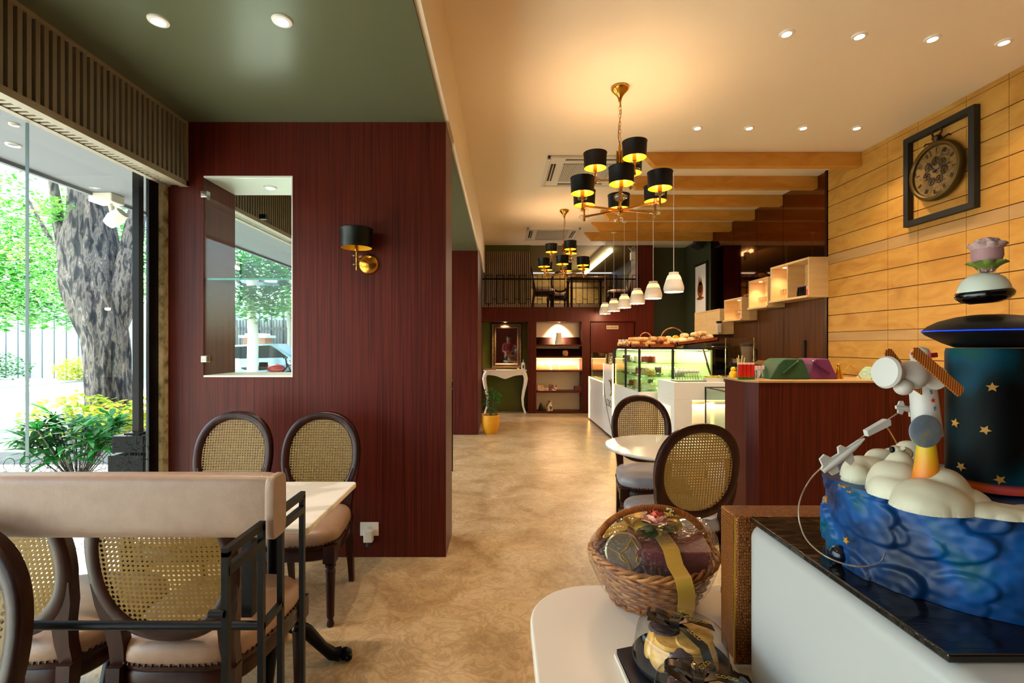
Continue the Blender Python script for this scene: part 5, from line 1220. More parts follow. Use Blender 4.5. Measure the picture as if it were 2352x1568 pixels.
# biscuit tubs with printed black bows
plastic = glass('clear_tub', '#f6f6f4', 1.5)
cookie = noisy('biscuit', [(.3,'#c08a3c'),(.55,'#dba955'),(.75,'#e8c076')], nscale=60, rough=.6, bump=.2)
cookied = noisy('dark_biscuit', [(.3,'#2c2030'),(.7,'#4a3a40')], nscale=60, rough=.6)
blackrib = mat('black_satin', '#0c0c10', .22); goldprint = mat('gold_print', '#b89a30', .35, .5)
def tub(x, y, z, R, H, label, where, seed):
    o = thing('biscuit_tub', label, 'container', (x, y, z))
    MB().lathe([(.001,.001),(R*.97,.001),(R*1.03,.012),(R*1.0,.014),(R*.955,.004),(.001,.004)], n=48).build('tray', M['blackmatte'], o, smooth=50)
    MB().lathe([(R*1.0,.014),(R*.99,.02),(R*.93,H*.8),(R*.89,H*.95),(R*.80,H),(.001,H+.001)], n=56).build('dome_lid', plastic, o, smooth=60)
    rnd = random.Random(seed)
    mb = MB(); rr = .0068*(H/.07)
    k = 0
    for i in range(9):
        a = i*2*math.pi/9+.2; c_, s_ = math.cos(a), math.sin(a); m_ = cookie if i % 3 else cookied
        mbk = MB(); mbk.M = Matrix.Translation((x+R*.62*c_, y+R*.62*s_, z+.034)) @ Matrix.Rotation(a, 4, 'Z') @ Matrix.Rotation(math.radians(72), 4, 'Y'); r_ = R*.30
        mbk.lathe([(.001,-.006),(r_*.9,-.006),(r_,-.002),(r_,.003),(r_*.9,.006),(.001,.007)], n=18); q = mbk.build('biscuit', m_, smooth=50); tag(q, ('dark' if m_ is cookied else 'golden')+' round biscuit standing on edge inside the '+where, 'biscuit', ('dark' if m_ is cookied else 'golden')+' biscuits in the '+where)
    for i in range(5):
        a = i*2*math.pi/5; mbk = MB(); r_ = R*.34
        mbk.lathe([(.001,-.005),(r_*.9,-.005),(r_,0),(r_*.9,.005),(.001,.006)], (x+R*.36*math.cos(a), y+R*.36*math.sin(a), z+H*.80-.004*(i%2)), 20); q = mbk.build('biscuit', cookie if i != 2 else cookied, smooth=50); tag(q, ('dark' if i == 2 else 'golden')+' flat biscuit on top inside the '+where, 'biscuit', ('dark' if i == 2 else 'golden')+' flat biscuits in the '+where)
    b = thing('printed_bow', 'black satin bow with gold lettering tied on the '+where, 'ribbon', (x-.012, y-.0, z+H+.003))
    w_ = .017
    mb = MB(); ribbon(mb, [(-.02,R*.9,-H*.5),(-.018,R*.78,-.004),(-.008,.02,.002),(.0,0,.005)], (1,0,0), w_); ribbon(mb, [(.0,0,.005),(.012,-.02,.004),(.03,-R*.72,-.002),(.036,-R*.98,-H*.45),(.038,-R*1.02,-H*.9)], (1,0,0), w_); mb.build('band', blackrib, b, smooth=50)
    for d, L_ in (((-1,.35,.25),.052),((-.35,-1,.3),.034)):
        mb = MB(); loop(mb, (0,0,.006), d, (0,0,1), L_, .010, w_, Vector((0,0,1)).cross(Vector(d))); mb.build('bow_loop', blackrib, b, smooth=60)
    for d, L_ in (((1,-.12,-.05),.072),((.75,.75,.05),.045)):
        d = Vector(d).normalized(); mb = MB(); sd = Vector((0,0,1)).cross(d); ribbon(mb, [(0,0,.006), d*L_*.4+Vector((0,0,.014)), d*L_*.8+Vector((0,0,.008)), d*L_+Vector((0,0,.003))], sd, w_*1.1); mb.build('ribbon_tail', blackrib, b, smooth=60)
        ang = math.atan2(d.y, d.x); text('lettering', 'COCO', .0115, goldprint, b, d*L_*.62+Vector((0,0,.0135)), (0, math.radians(8), ang), .0002)
    text('lettering', 'COCO', .012, goldprint, b, (.022,-R*.46,.0062), (0,0,math.radians(-72)), .0002)
    text('lettering', 'OVA', .012, goldprint, b, (-.014,R*.45,.0045), (math.radians(4),0,math.radians(100)), .0002)
    MB().ball((0,0,.008), .006, 10, sz=.8).build('knot', blackrib, b, smooth=60)
T1 = (P(1563,0,.93).x, .93)
tub(T1[0], T1[1], ZTB+.016, .088, .072, 'clear domed tub of biscuits beside the wicker basket', 'tub nearer the basket', 3)
tub(P(1620,0,.775).x, .775, ZTB+.016, .085, .070, 'clear domed tub of biscuits at the bottom edge of the picture', 'tub at the bottom edge', 5)
o = thing('menu_folder', 'black folder lying under the biscuit tubs', 'folder', (0,0,ZTB)); 
mb = MB(); mb.prism([(.232,.98),(.245,.70),(.42,.66),(.46,.90),(.30,1.00)], 2, .001, .0145); mb.build('cover', mat('folder_black', '#1a1722', .35), o, bevel=.002)
MB().prism([(.226,.975),(.239,.70),(.243,.70),(.230,.978)], 2, .001, .010).build('page_edge', M['offwhite'], o)
o = thing('card_gift_box', 'flat brown gift box lying behind the biscuit tubs', 'box', (0,0,ZTB))
x0 = P(1632,0,1.12).x
MB().box(x0+.03, x0+.17, 1.0, 1.13, .001, .062).build('box_body', mat('dark_brown_card', '#3c1a10', .4), o, bevel=.002); MB().box(x0+.028, x0+.172, .998, 1.132, .050, .066).build('box_lid', mat('rust_card', '#7a3c22', .45), o, bevel=.002)
# croc leather box standing beside the cake counter
m = mat('copper_croc', '#a8632c', .28, .55); t, b, N = nodes(m); L = t.links.new
tc = N('ShaderNodeTexCoord'); mp = N('ShaderNodeMapping'); mp.inputs['Scale'].default_value = (230, 230, 170); vo = N('ShaderNodeTexVoronoi', feature='DISTANCE_TO_EDGE'); vo.inputs['Scale'].default_value = 1; vo.inputs['Randomness'].default_value = .45
r = ramp(N, [(.0,'#3c1a06'),(.08,'#7a4014'),(.3,'#ab6a2c')]); bp = N('ShaderNodeBump'); bp.inputs['Strength'].default_value = .7; bp.inputs['Distance'].default_value = .002
L(tc.outputs['Object'], mp.inputs[0]); L(mp.outputs[0], vo.inputs['Vector']); L(vo.outputs['Distance'], r.inputs[0]); L(r.outputs[0], b.inputs['Base Color']); L(vo.outputs['Distance'], bp.inputs['Height']); L(bp.outputs[0], b.inputs['Normal'])
o = thing('leather_case', 'copper crocodile textured case standing upright against the white cake counter', 'case', (0,0,ZTB))
MB().box(.462,.80,.952,1.022,.001,.292).build('case_body', m, o, bevel=.004, seg=3)
MB().box(.4585,.4615,.9535,.9575,.0,.292).build('case_trim', M['brass'], o)
# white cake counter
ZK = 1.04
o = thing('cake_counter', 'tall white rounded counter at the lower right carrying the cake', 'counter', (0,0,0))
mb = MB(); ol = rrect(.468, 1.6, .44, .945, .05, 8)
mb.loft([[(x, y, 0) for x, y in ol], [(x, y, ZK-.022) for x, y in ol]] + [[(x + (1.03-x)*i_, y + (.69-y)*i_, z) for x, y in ol] for i_, z in ((.006,ZK-.012),(.02,ZK-.004),(.04,ZK))]); mb.build('counter_body', mat('counter_white', '#a8a6a1', .3), o, smooth=50)
BRD = mat('board_black', '#15110e', .12)
t, b, N = nodes(BRD); nz = N('ShaderNodeTexNoise', _Scale=9, _Detail=3); mp = N('ShaderNodeMapping'); mp.inputs['Scale'].default_value = (1,6,1); mp.inputs['Rotation'].default_value = (0,0,.5); tc = N('ShaderNodeTexCoord'); bp = N('ShaderNodeBump'); bp.inputs['Strength'].default_value = .35; bp.inputs['Distance'].default_value = .004
t.links.new(tc.outputs['Object'], mp.inputs[0]); t.links.new(mp.outputs[0], nz.inputs['Vector']); t.links.new(nz.outputs[0], bp.inputs['Height']); t.links.new(bp.outputs[0], b.inputs['Normal'])
tag(MB().box(.476, 1.10, .515, .93, ZK+.0005, ZK+.010).build('cake_board', BRD, bevel=.002), 'glossy black square board under the blue cake', 'board')
ZC0 = ZK+.0105
# blue frosted tier with sculpted strokes
CX, CY, CR, CH = .670, .720, .156, .122
fro = noisy('blue_frosting', [(.28,'#021226'),(.42,'#032a54'),(.52,'#044482'),(.62,'#04465c'),(.75,'#085664')], nscale=9, detail=3, rough=.42, dist=.6, Specular_IOR_Level=.3)
o = thing('blue_cake', 'round cake tier in blue swirled frosting on the black board', 'cake', (CX, CY, ZC0))
mb = MB(); nT, nZ = 400, 56; rings = []
rs = random.Random(12)
strokes = [(rs.uniform(0, 2*math.pi), rs.uniform(0, CH), rs.uniform(-.5,.9), rs.uniform(.026,.052), rs.uniform(.005,.012)) for _ in range(85)]
def disp(a, z):
    h = 0
    for a0, z0, tl, L_, hh in strokes:
        du = ((a-a0+math.pi) % (2*math.pi) - math.pi)*CR; dv = z-z0
        if abs(du) > L_*1.3 or abs(dv) > L_*1.3: continue
        u = du*math.cos(tl)+dv*math.sin(tl); v = -du*math.sin(tl)+dv*math.cos(tl)
        e = 1-(u/L_)**2-(v/(L_*.55))**2
        if e > 0:
            e = min(1, e*2.6); e = e*e*(3-2*e); h = max(h, hh*e*(.5+.5*(u/L_)))
    return h + .0015*noise.noise(Vector((a*14, z*90, 0)))
for j in range(nZ+1):
    z = CH*j/nZ; ring = []
    for k in range(nT):
        a = 2*math.pi*k/nT; r_ = CR + disp(a, z) + (.004 if j > nZ-4 else 0)*noise.noise(Vector((a*9,0,0))); ring.append((r_*math.cos(a), r_*math.sin(a), z))
    rings.append(ring)
for s_ in (.94,.86,.75,.6,.4,.15,.01): rings.append([((CR*s_)*math.cos(2*math.pi*k/nT), (CR*s_)*math.sin(2*math.pi*k/nT), CH+.003*noise.noise(Vector((s_*9*math.cos(2*math.pi*k/nT), s_*9*math.sin(2*math.pi*k/nT), 3)))) for k in range(nT)])
mb.loft(rings); mb.build('blue_frosting', fro, o, smooth=70)
def star(name, label, loc, r_, rot, group, m_):
    mb = MB(); pl = [((r_ if k % 2 == 0 else r_*.45)*math.cos(math.pi*k/5+math.pi/2), (r_ if k % 2 == 0 else r_*.45)*math.sin(math.pi*k/5+math.pi/2)) for k in range(10)]
    mb.prism(pl, 2, 0, .0018); s_ = mb.build(name, m_); s_.location = loc; s_.rotation_euler = rot; tag(s_, label, 'star', group); return s_
gstar = mat('gold_star', '#a8741c', .5, .1)
# galaxy tier
GX, GY, GR, GH = .702, .697, .047, .199
gal = mat('galaxy_icing', '#02080c', .55, 0, Specular_IOR_Level=.12); t, b, N = nodes(gal); L = t.links.new
tc = N('ShaderNodeTexCoord'); nz = N('ShaderNodeTexNoise', _Scale=11, _Detail=1); r = ramp(N, [(.42,'#010304'),(.52,'#01181b'),(.60,'#02384a'),(.66,'#034030'),(.74,'#02280a')]); L(tc.outputs['Object'], nz.inputs['Vector']); L(nz.outputs['Fac'], r.inputs[0])
sx = N('ShaderNodeSeparateXYZ'); L(tc.outputs['Object'], sx.inputs[0]); rz = ramp(N, [(.0,'#d84a10'),(.035,'#e05a14'),(.07,'#000000')]); mr = N('ShaderNodeMapRange'); mr.inputs['From Max'].default_value = GH; L(sx.outputs[2], mr.inputs[0]); L(mr.outputs[0], rz.inputs[0])
mx = N('ShaderNodeMix', data_type='RGBA', blend_type='LIGHTEN'); mx.inputs[0].default_value = 1; L(r.outputs[0], mx.inputs[6]); L(rz.outputs[0], mx.inputs[7]); L(mx.outputs[2], b.inputs['Base Color'])
o = thing('galaxy_cake', 'tall dark blue green galaxy cake tier standing on the blue cake', 'cake', (GX, GY, ZC0+CH+.004))
MB().lathe([(.001,0),(GR*1.0,0),(GR,.01),(GR*1.005,GH*.5),(GR*1.01,GH-.006),(GR*.98,GH),(.001,GH)], n=80).build('galaxy_icing', gal, o, smooth=50)
def on_side(cx, cy, R, px, z):
    "point on a vertical cylinder seen at column px"
    k = (px-VX)/F; A = 1+k*k; B = -2*(k*cx+cy); C = cx*cx+cy*cy-R*R; Y = (-B-math.sqrt(B*B-4*A*C))/(2*A)
    return Vector((k*Y, Y, z)), math.atan2(Y-cy, k*Y-cx)
for i, (px, py) in enumerate(((2279,889),(2196,971),(2263,987),(2209,1071),(2296,1101))):
    k = (px-VX)/F; p, a = on_side(GX, GY, GR*1.012, px, 0); z = HC+(VY-py)*p.y/F
    star('gold_star', ['topmost','left middle','right middle','lower left','lowest right'][i]+' gold star stuck on the dark galaxy cake', (p.x, p.y, z), .0068, (math.pi/2, .2*i, a+math.pi/2), 'gold stars on the galaxy cake', gstar)
for i, (px, py) in enumerate(((1945,1241),(1899,1147),(1936,1119),(1951,1132))):
    if i in (0,1):
        p, a = on_side(CX, CY, CR+.008, px, 0); z = HC+(VY-py)*p.y/F
        star('gold_star', ['gold star on the side of the blue cake above the wire','gold star near the left edge of the blue cake'][i], (p.x, p.y, z), .0062, (math.pi/2, .3, a+math.pi/2), 'gold stars on the blue cake', gstar)
    else:
        Y = (HC-ZC0-CH)*F/(py-VY); star('gold_star', ['large flat gold star on top of the blue cake','small flat gold star on top of the blue cake'][i-2], (P(px,0,Y).x, Y, ZC0+CH+.001), .007 if i == 2 else .004, (0,0,.4), 'gold stars on the blue cake', gstar)
tag(MB().ball((CX-CR-.003, CY+.01, ZC0+.013), .014, 16).build('fondant_ball', mat('night_blue', '#040c1c', .2), smooth=60), 'small dark ball with gold specks at the left foot of the blue cake', 'cake decoration')
# fondant clouds
ZT2 = ZC0+CH
fond = noisy('fondant', [(.3,'#bab39b'),(.6,'#cac3ab')], nscale=14, rough=.5, bump=.15)
def cloud(label, blobs):
    o = thing('fondant_cloud', label, 'cake decoration', (0,0,0), group='fondant clouds on the blue cake')
    # merged blobs: one lump per cloud shaped as a height field of overlapping domes
    xs = [b_[0] for b_ in blobs]; ys = [b_[1] for b_ in blobs]; rm = max(b_[2] for b_ in blobs)
    x0, x1, y0, y1 = min(xs)-rm, max(xs)+rm, min(ys)-rm, max(ys)+rm; n = 96; pts = {}; vs = []; fs = []
    for i in range(n+1):
        for j in range(n+1):
            x = x0+(x1-x0)*i/n; y = y0+(y1-y0)*j/n; h = 0
            for bx, by, br, bh in blobs:
                d = math.hypot(x-bx, y-by)/br
                if d < 1: h += (bh*(1-d**2.6)**.5)**5
            h = h**.2
            if h > 0 or True: pts[i,j] = len(vs); vs.append((x, y, ZT2+(h+.001*noise.noise(Vector((x*60,y*60,0))) if h > .001 else -.001)))
    for i in range(n):
        for j in range(n):
            q = [pts[i,j],pts[i+1,j],pts[i+1,j+1],pts[i,j+1]]
            if max(vs[k][2] for k in q) > ZT2+.0015: fs.append(tuple(q))
    mb = MB(); mb.add(vs, fs); ob = mb.build('cloud_body', fond, o, smooth=180); return o
def bl(px, pyb, r_, py_top, Y):
    p = P(px, 0, Y); return (p.x, Y, r_, HC+(VY-py_top)*Y/F-ZT2)
cloud('leftmost white fondant cloud on the blue cake', [bl(1990,0,.034,1048,.755), bl(2022,0,.026,1030,.77), bl(1968,0,.020,1064,.738)])
cloud('second white fondant cloud from the left on the blue cake', [bl(2060,0,.036,1058,.685), bl(2068,0,.020,1040,.69), bl(2052,0,.030,1088,.672)])
cloud('large white fondant cloud in the middle of the blue cake', [bl(2140,0,.042,1104,.625), bl(2165,0,.030,1077,.635), bl(2205,0,.032,1118,.625), bl(2120,0,.034,1116,.618)])
cloud('long low white fondant cloud along the front of the galaxy cake', [bl(2245,0,.028,1148,.605), bl(2290,0,.026,1160,.595), bl(2335,0,.026,1164,.59), bl(2385,0,.026,1166,.59), bl(2440,0,.028,1165,.59)])
cloud('small white fondant cloud behind the astronaut on the blue cake', [bl(2090,0,.028,1012,.76), bl(2050,0,.020,1028,.79)])
# levitating saucer, bowl and lotus
SZ = ZC0+CH+.004+GH
o = thing('levitation_base', 'black saucer with a blue light ring on top of the galaxy cake', 'stand', (GX, GY, SZ+.0005))
MB().lathe([(.001,0),(.036,.0),(.051,.007),(.070,.019),(.074,.0235)], n=80).build('lower_shell', M['shade'], o, smooth=60)
MB().lathe([(.074,.0236),(.0747,.0242),(.074,.0249)], n=80).build('blue_light_ring', M['blueled'], o, smooth=60)
MB().lathe([(.074,.025),(.067,.032),(.055,.039),(.035,.045),(.018,.0475),(.001,.048)], n=80).build('upper_shell', M['shade'], o, smooth=60)
LX = P(2262,0,GY).x
o = thing('levitating_bowl', 'small white dome on a black disc hovering above the saucer', 'ornament', (LX, GY, 1.440)); o.rotation_euler = (0, math.radians(-5), 0)
MB().lathe([(.001,0),(.016,.0),(.026,.004),(.031,.009),(.0325,.014),(.030,.018)], n=56).build('black_disc', mat('piano_black', '#060606', .06), o, smooth=60)
MB().lathe([(.029,.0182),(.0275,.026),(.023,.035),(.014,.042),(.001,.0445)], n=56).build('white_dome', mat('dome_white', '#b9bcb0', .3), o, smooth=60)
o = thing('lotus_flower', 'dusty pink lotus flower with green sepals on top of the hovering dome', 'flower', (LX+.003, GY, 1.4850)); o.scale = (.66,.66,.9)
pk = mat('lotus_pink', '#a5827e', .6)
mb = MB(); petals(mb, 6, .012, .052, .7, .018, 0); petals(mb, 8, .020, .050, .85, .022, .3); petals(mb, 9, .030, .044, .9, .024, .1); mb.build('petals', pk, o, smooth=80)
mb = MB(); mb.lathe([(.001,0),(.012,.002),(.022,.012),(.027,.026),(.026,.036),(.016,.04),(.001,.042)], n=30); mb.build('flower_cup', mat('lotus_core', '#94696a', .6), o, smooth=60)
mb = MB(); petals(mb, 8, .030, .014, .95, .018, .2); mb.build('sepals', mat('lotus_green', '#5a6a20', .6), o, smooth=80)
# space toys
toy = mat('toy_white', '#b9b3ac', .45)
o = thing('moon_disc', 'grey blue painted moon disc standing in front of the toy shuttle', 'cake decoration', P(2126,990,.607), 0)
mb = MB(); mb.M = Matrix.Rotation(math.pi/2, 4, 'X'); mb.lathe([(.001,-.003),(.0165,-.003),(.0205,-.001),(.0205,.001),(.0165,.003),(.001,.003)], n=44); mb.build('disc', noisy('moon', [(.42,'#5d6a78'),(.55,'#6a7480'),(.62,'#7d7c62')], nscale=60, rough=.6), o, smooth=40)
# shuttle: white booster with lettering, flame below
o = thing('toy_shuttle', 'white toy rocket with blue letters and a red star between them', 'toy', P(2130,992,.63)); o.scale = (.78,.78,.82); o.rotation_euler = (0, math.radians(-6), 0)
mb = MB(); mb.lathe([(.001,-.005),(.020,-.005),(.020,.0),(.0185,.06),(.0175,.095),(.013,.115),(.008,.122),(.001,.124)], n=36); mb.build('rocket_body', toy, o, smooth=50)
mb = MB(); mb.lathe([(.0078,.112),(.013,.114),(.0145,.122),(.011,.132),(.001,.137)], (.002,0,0), 26); mb.build('nose_dome', toy, o, smooth=60)
mb = MB(); mb.box(-.014,.014,-.0205,-.015,.090,.094); 
for k in range(5): mb.box(-.012+.0055*k,-.0095+.0055*k,-.0195,-.0165,.083,.090)
mb.build('panel_marks', mat('grey_mark', '#6a6a6a', .5), o)
MB().box(.002,.013,-.020,-.014,.119,.126).build('red_mark', mat('toy_red', '#9a1a1a', .4), o)
text('lettering', 'S', .0085, mat('toy_blue', '#1c4a7a', .5), o, (-.004,-.0198,.066), ext=.0008); text('lettering', 'F', .0085, mat('toy_blue2', '#1c4a7a', .5), o, (-.001,-.0205,.040), ext=.0008)
mb = MB(); pl = [((.0038 if k % 2 == 0 else .0017)*math.cos(math.pi*k/5+math.pi/2), .053+(.0038 if k % 2 == 0 else .0017)*math.sin(math.pi*k/5+math.pi/2)) for k in range(10)]; mb.prism([(x-.0025, z) for x, z in pl], 1, -.0206, -.0190); mb.build('red_star', mat('star_red', '#b02020', .4), o)
mb = MB(); mb.lathe([(.001,-.012),(.004,-.012),(.0075,-.006)], n=16); mb.build('nozzle', M['shade'], o, smooth=40)
flame = mat('flame', '#e07a10', .5); t, b, N = nodes(flame); tc = N('ShaderNodeTexCoord'); sx = N('ShaderNodeSeparateXYZ'); mr = N('ShaderNodeMapRange'); mr.inputs['From Min'].default_value = 0; mr.inputs['From Max'].default_value = .085; r = ramp(N, [(0,'#a82c08'),(.45,'#d8780c'),(1,'#c8b414')])
t.links.new(tc.outputs['Object'], sx.inputs[0]); t.links.new(sx.outputs[2], mr.inputs[0]); t.links.new(mr.outputs[0], r.inputs[0]); t.links.new(r.outputs[0], b.inputs['Base Color'])
o = MB().lathe([(.001,0),(.0185,0),(.0165,.02),(.012,.055),(.0095,.080),(.001,.082)], n=26).build('flame_cone', flame, smooth=40); o.location = P(2128,1078,.64); o.location.z = ZT2+.0005; tag(o, 'yellow to orange flame cone under the toy rocket', 'cake decoration')
# space station
c = P(2102,862,.60); o = thing('toy_space_station', 'white toy space station with four orange solar wings beside the galaxy cake', 'toy', c); o.rotation_euler = (0, math.radians(6), math.radians(8))
mb = MB(); mb.M = Matrix.Rotation(math.pi/2, 4, 'Y')
mb.lathe([(.001,-.033),(.018,-.032),(.020,-.029),(.018,-.024),(.010,-.016),(.009,-.010),(.015,-.004),(.0175,.004),(.0165,.014),(.011,.019),(.009,.030),(.014,.036),(.015,.042),(.008,.047),(.001,.048)], (0,0,-.012), 32); mb.build('station_hull', toy, o, smooth=50)
mb = MB(); mb.ball((-.022,-.006,-.016), .010, 16); mb.build('docking_ball', toy, o, smooth=60)
wing = mat('solar_orange', '#b8621c', .45); t, b, N = nodes(wing); tc = N('ShaderNodeTexCoord'); wv = N('ShaderNodeTexWave', _Scale=95); wv.bands_direction = 'X'; r = ramp(N, [(.35,'#7a3408'),(.5,'#c8702a'),(1,'#d08038')]); t.links.new(tc.outputs['Object'], wv.inputs['Vector']); t.links.new(wv.outputs[0], r.inputs[0]); t.links.new(r.outputs[0], b.inputs['Base Color'])
for a, c_, y in (((-.026,.030),(-.002,.008),.016),((-.034,.030),(.038,-.014),-.026),((.006,-.002),(.040,-.018),.016)):
    mb = MB(); A = Vector((a[0], y, a[1]-.002)); B = Vector((c_[0], y, c_[1]-.002)); d = (B-A).normalized(); s_ = Vector((-d.z,0,d.x))*.0068
    mb.loft([[A+s_*.5-d*.001, A+d*.003+s_, B-d*.003+s_, B+s_*.3, B-s_*.6, B-d*.002-s_, A+d*.003-s_, A-s_*.7], [q+Vector((0,.0022,0)) for q in [A+s_*.5-d*.001, A+d*.003+s_, B-d*.003+s_, B+s_*.3, B-s_*.6, B-d*.002-s_, A+d*.003-s_, A-s_*.7]]]); mb.build('solar_wing', wing, o, bevel=.0006)
# jets on the wire
def jet(label, p, sc_, ang, ya):
    o = thing('toy_jet', label, 'toy', p); o.rotation_euler = Euler((0, -ang, ya), 'XYZ')
    mb = MB(); mb.M = Matrix.Scale(sc_, 4)
    out = [(-1,.10),(-.95,-.10),(-.82,-.14),(-.8,-.34),(-.5,-.40),(-.42,-.16),(-.1,-.18),(-.05,-.46),(.18,-.42),(.30,-.14),(.75,-.08),(1.0,.0),(.72,.10),(.25,.14),(.15,.34),(.0,.36),(-.12,.16),(-.42,.20),(-.55,.46),(-.8,.42),(-.86,.16)]
    mb.prism(out, 1, -.045, .045); mb.build('jet_outline', toy, o, bevel=.0006)
    mb = MB(); mb.M = Matrix.Scale(sc_, 4); mb.tube([(-.98,-.07,0),(-.4,-.08,.0),(.4,-.07,.0),(.95,-.05,0)], .09, 8, radii=[.07,.11,.09,.02]); mb.build('fuselage', toy, o, smooth=50)
jet('white toy jet climbing on the wire at the left edge of the blue cake', P(1937,1044,.64), .036, math.radians(38), 0)
jet('small white toy jet pinned behind the toy rocket', P(2092,940,.66), .022, math.radians(-8), 0)
o = thing('toy_glider', 'small flat white toy glider in the middle of the wire', 'toy', P(2014,981,.64)); o.rotation_euler = (0, -math.radians(28), 0)
MB().prism([(-.018,-.004),(.016,-.005),(.019,.002),(.014,.005),(-.016,.004)], 1, -.004, .004).build('glider_body', toy, o, bevel=.0008)
o = thing('wire_loop', 'long looping silver wire carrying the toy jets around the blue cake', 'wire', (0,0,0))
wp = [(2034,1270,.61),(2020,1292,.59),(1992,1300,.575),(1955,1298,.575),(1915,1286,.58),(1880,1266,.59),(1852,1238,.60),(1838,1205,.61),(1834,1170,.62),(1840,1140,.63),(1858,1105,.635),(1880,1080,.64),(1905,1058,.644),(1960,1018,.644),(2010,983,.645),(2060,950,.655)]
pts = [P(*q) for q in wp]
def cr(pts, k=6):
    out = []
    for i in range(len(pts)-1):
        p0 = pts[max(0,i-1)]; p1 = pts[i]; p2 = pts[i+1]; p3 = pts[min(len(pts)-1,i+2)]
        for j in range(k):
            t = j/k; out.append(.5*((2*p1)+(p2-p0)*t+(2*p0-5*p1+4*p2-p3)*t*t+(3*p1-p0-3*p2+p3)*t**3))
    return out + [pts[-1]]
MB().tube(cr(pts), .0009, 6).build('wire', mat('wire_silver', '#c8b8a0', .3, .8), o, smooth=60)
MB().tube(cr([P(2032,975,.64), P(2044,990,.66), P(2060,1018,.70)]), .0010, 6).build('yellow_strand', mat('amber_wire', '#d09030', .4), o, smooth=60)
# astronaut
c = P(2072,1040,.70); o = thing('toy_astronaut', 'tiny white fondant astronaut sitting on the clouds beside the rocket', 'toy', c)
mb = MB(); mb.ball((0,0,0), .011, 16, sx=1.3, sz=.9); mb.ball((-.013,-.004,.005), .007, 14); mb.tube([(.004,-.008,.0),(-.006,-.012,-.008),(-.012,-.012,-.015)], .0035, 8); mb.tube([(-.006,-.008,.006),(-.010,-.013,.010)], .003, 8); mb.build('suit', fond, o, smooth=80)
mb = MB(); mb.ball((-.019,-.006,.006), .0035, 10, sz=1.4); mb.build('visor', M['shade'], o, smooth=60)

# ---------------------------------------------------------------- the photographer, seen only in the framed mirror
def skinned(name, m, chains, parent=None, sub_=2):
    vs = []; es = []; rs = []; idx = {}
    for ch in chains:
        last = None
        for p, r in ch:
            key = tuple(round(c, 4) for c in p)
            if key not in idx: idx[key] = len(vs); vs.append(p); rs.append(r)
            k = idx[key]
            if last is not None and last != k: es.append((last, k))
            last = k
    me = bpy.data.meshes.new(name); me.from_pydata(vs, es, []); me.materials.append(m)
    o = bpy.data.objects.new(name, me); sc.collection.objects.link(o)
    md = o.modifiers.new('skin', 'SKIN'); md.use_smooth_shade = True
    for i, r in enumerate(rs):
        sv = me.skin_vertices[0].data[i]; sv.radius = (r, r) if not isinstance(r, tuple) else r; sv.use_root = i == 0
    s_ = o.modifiers.new('subsurf', 'SUBSURF'); s_.levels = sub_; s_.render_levels = sub_
    if parent: o.parent = parent
    return o
skin = mat('skin', '#a9714c', .5, Subsurface_Weight=.1)
chains = [[((0,0,.96),(.14,.10)),((0,0,1.12),(.13,.095)),((0,-.005,1.30),(.15,.105)),((0,0,1.42),(.11,.08)),((0,.005,1.49),(.052,.052)),((0,.0,1.56),(.058,.06)),((0,.0,1.63),(.076,.092)),((0,0,1.70),(.07,.085)),((0,0,1.74),(.04,.05))]]
for s_ in (-1,1):
    chains.append([((0,0,1.42),(.11,.08)),((s_*.17,.0,1.40),.055),((s_*.22,.01,1.14),.040),((s_*.10,.20,1.06),.030),((s_*.05,.27,1.10),.024)])
    chains.append([((0,0,.96),(.14,.10)),((s_*.09,0,.90),.085),((s_*.10,.01,.50),.055),((s_*.11,0,.10),.036),((s_*.11,.01,.045),.034),((s_*.12,.17,.03),.026)])
person = skinned('person', skin, chains)
person.location = (.27, -.42, 0)
tag(person, 'person in a crimson shirt, standing, visible only as the reflection in the framed mirror', 'person')
sh_ = [[((0,0,.93),(.155,.115)),((0,0,1.12),(.148,.112)),((0,-.005,1.30),(.168,.122)),((0,0,1.43),(.118,.09)),((0,.004,1.475),(.066,.064))]]
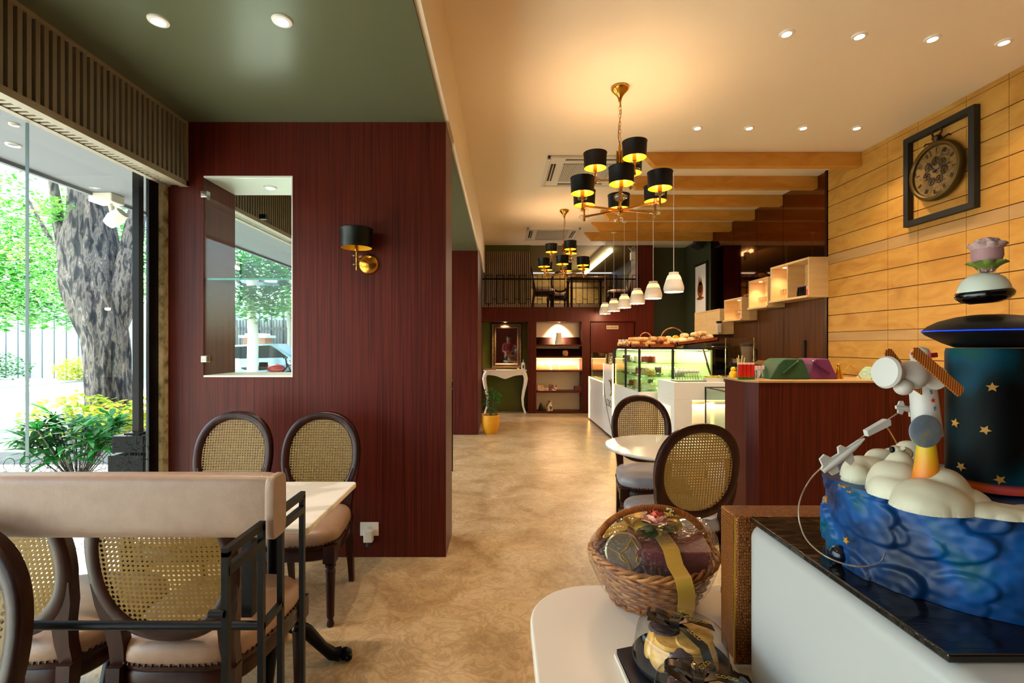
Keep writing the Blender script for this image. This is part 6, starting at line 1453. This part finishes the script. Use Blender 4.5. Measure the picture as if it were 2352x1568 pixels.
for s_ in (-1,1): sh_.append([((0,0,1.43),(.118,.09)),((s_*.175,.0,1.405),.068),((s_*.205,.005,1.25),.060),((s_*.225,.01,1.14),.054)])
skinned('shirt', mat('crimson_shirt', '#8a1230', .7), sh_, person)
tr_ = [[((0,0,.97),(.155,.112)),((0,0,.93),(.155,.112))]]
for s_ in (-1,1): tr_.append([((0,0,.93),(.155,.112)),((s_*.092,0,.86),.100),((s_*.10,.01,.50),.072),((s_*.11,0,.07),.058)])
skinned('trousers', mat('dark_trousers', '#15161c', .8), tr_, person)
mb = MB(); mb.ball((0,-.012,1.685), .096, 20, sx=.86, sy=1.02, sz=.86, m=14); hr = mb.build('hair', mat('black_hair', '#0c0a09', .6), person, smooth=80); hr.location = (0,-.012,.028)
for s_ in (-1,1): mb = MB(); mb.ball((s_*.032,.084,1.655), .0115, 10, m=8); mb.build('eye', mat('eye_white', '#d8d4cc', .3), person, smooth=80)
mb = MB(); mb.tube([(0,.09,1.66),(0,.112,1.622),(0,.098,1.612)], .011, 8, radii=[.008,.014,.010]); mb.build('nose', skin, person, smooth=80)
mb = MB(); mb.tube([(-.022,.088,1.588),(0,.095,1.586),(.022,.088,1.588)], .006, 8); mb.build('mouth', mat('lips', '#7a3a34', .5), person, smooth=80)
for s_ in (-1,1):
    mb = MB(); mb.ball((s_*.078,0,1.64), .022, 10, sx=.4, sz=1.3, m=8); mb.build('ear', skin, person, smooth=80)
    hand = [[((s_*.05,.27,1.10),.024),((s_*.035,.315,1.12),(.030,.016))]]
    for q, L_ in zip((-.021,-.007,.007,.021), (.062,.072,.068,.052)):
        hand.append([((s_*.035,.315,1.12),(.030,.016)),((s_*.035+q,.345,1.125),.0095),((s_*.035+q-s_*.004,.345+L_*.5,1.118),.0085),((s_*.035+q-s_*.01,.345+L_*.75,1.095),.0072)])
    hand.append([((s_*.05,.27,1.10),.024),((s_*.018,.30,1.135),.012),((s_*.006,.335,1.14),.009)])
    skinned('hand', skin, hand, person)
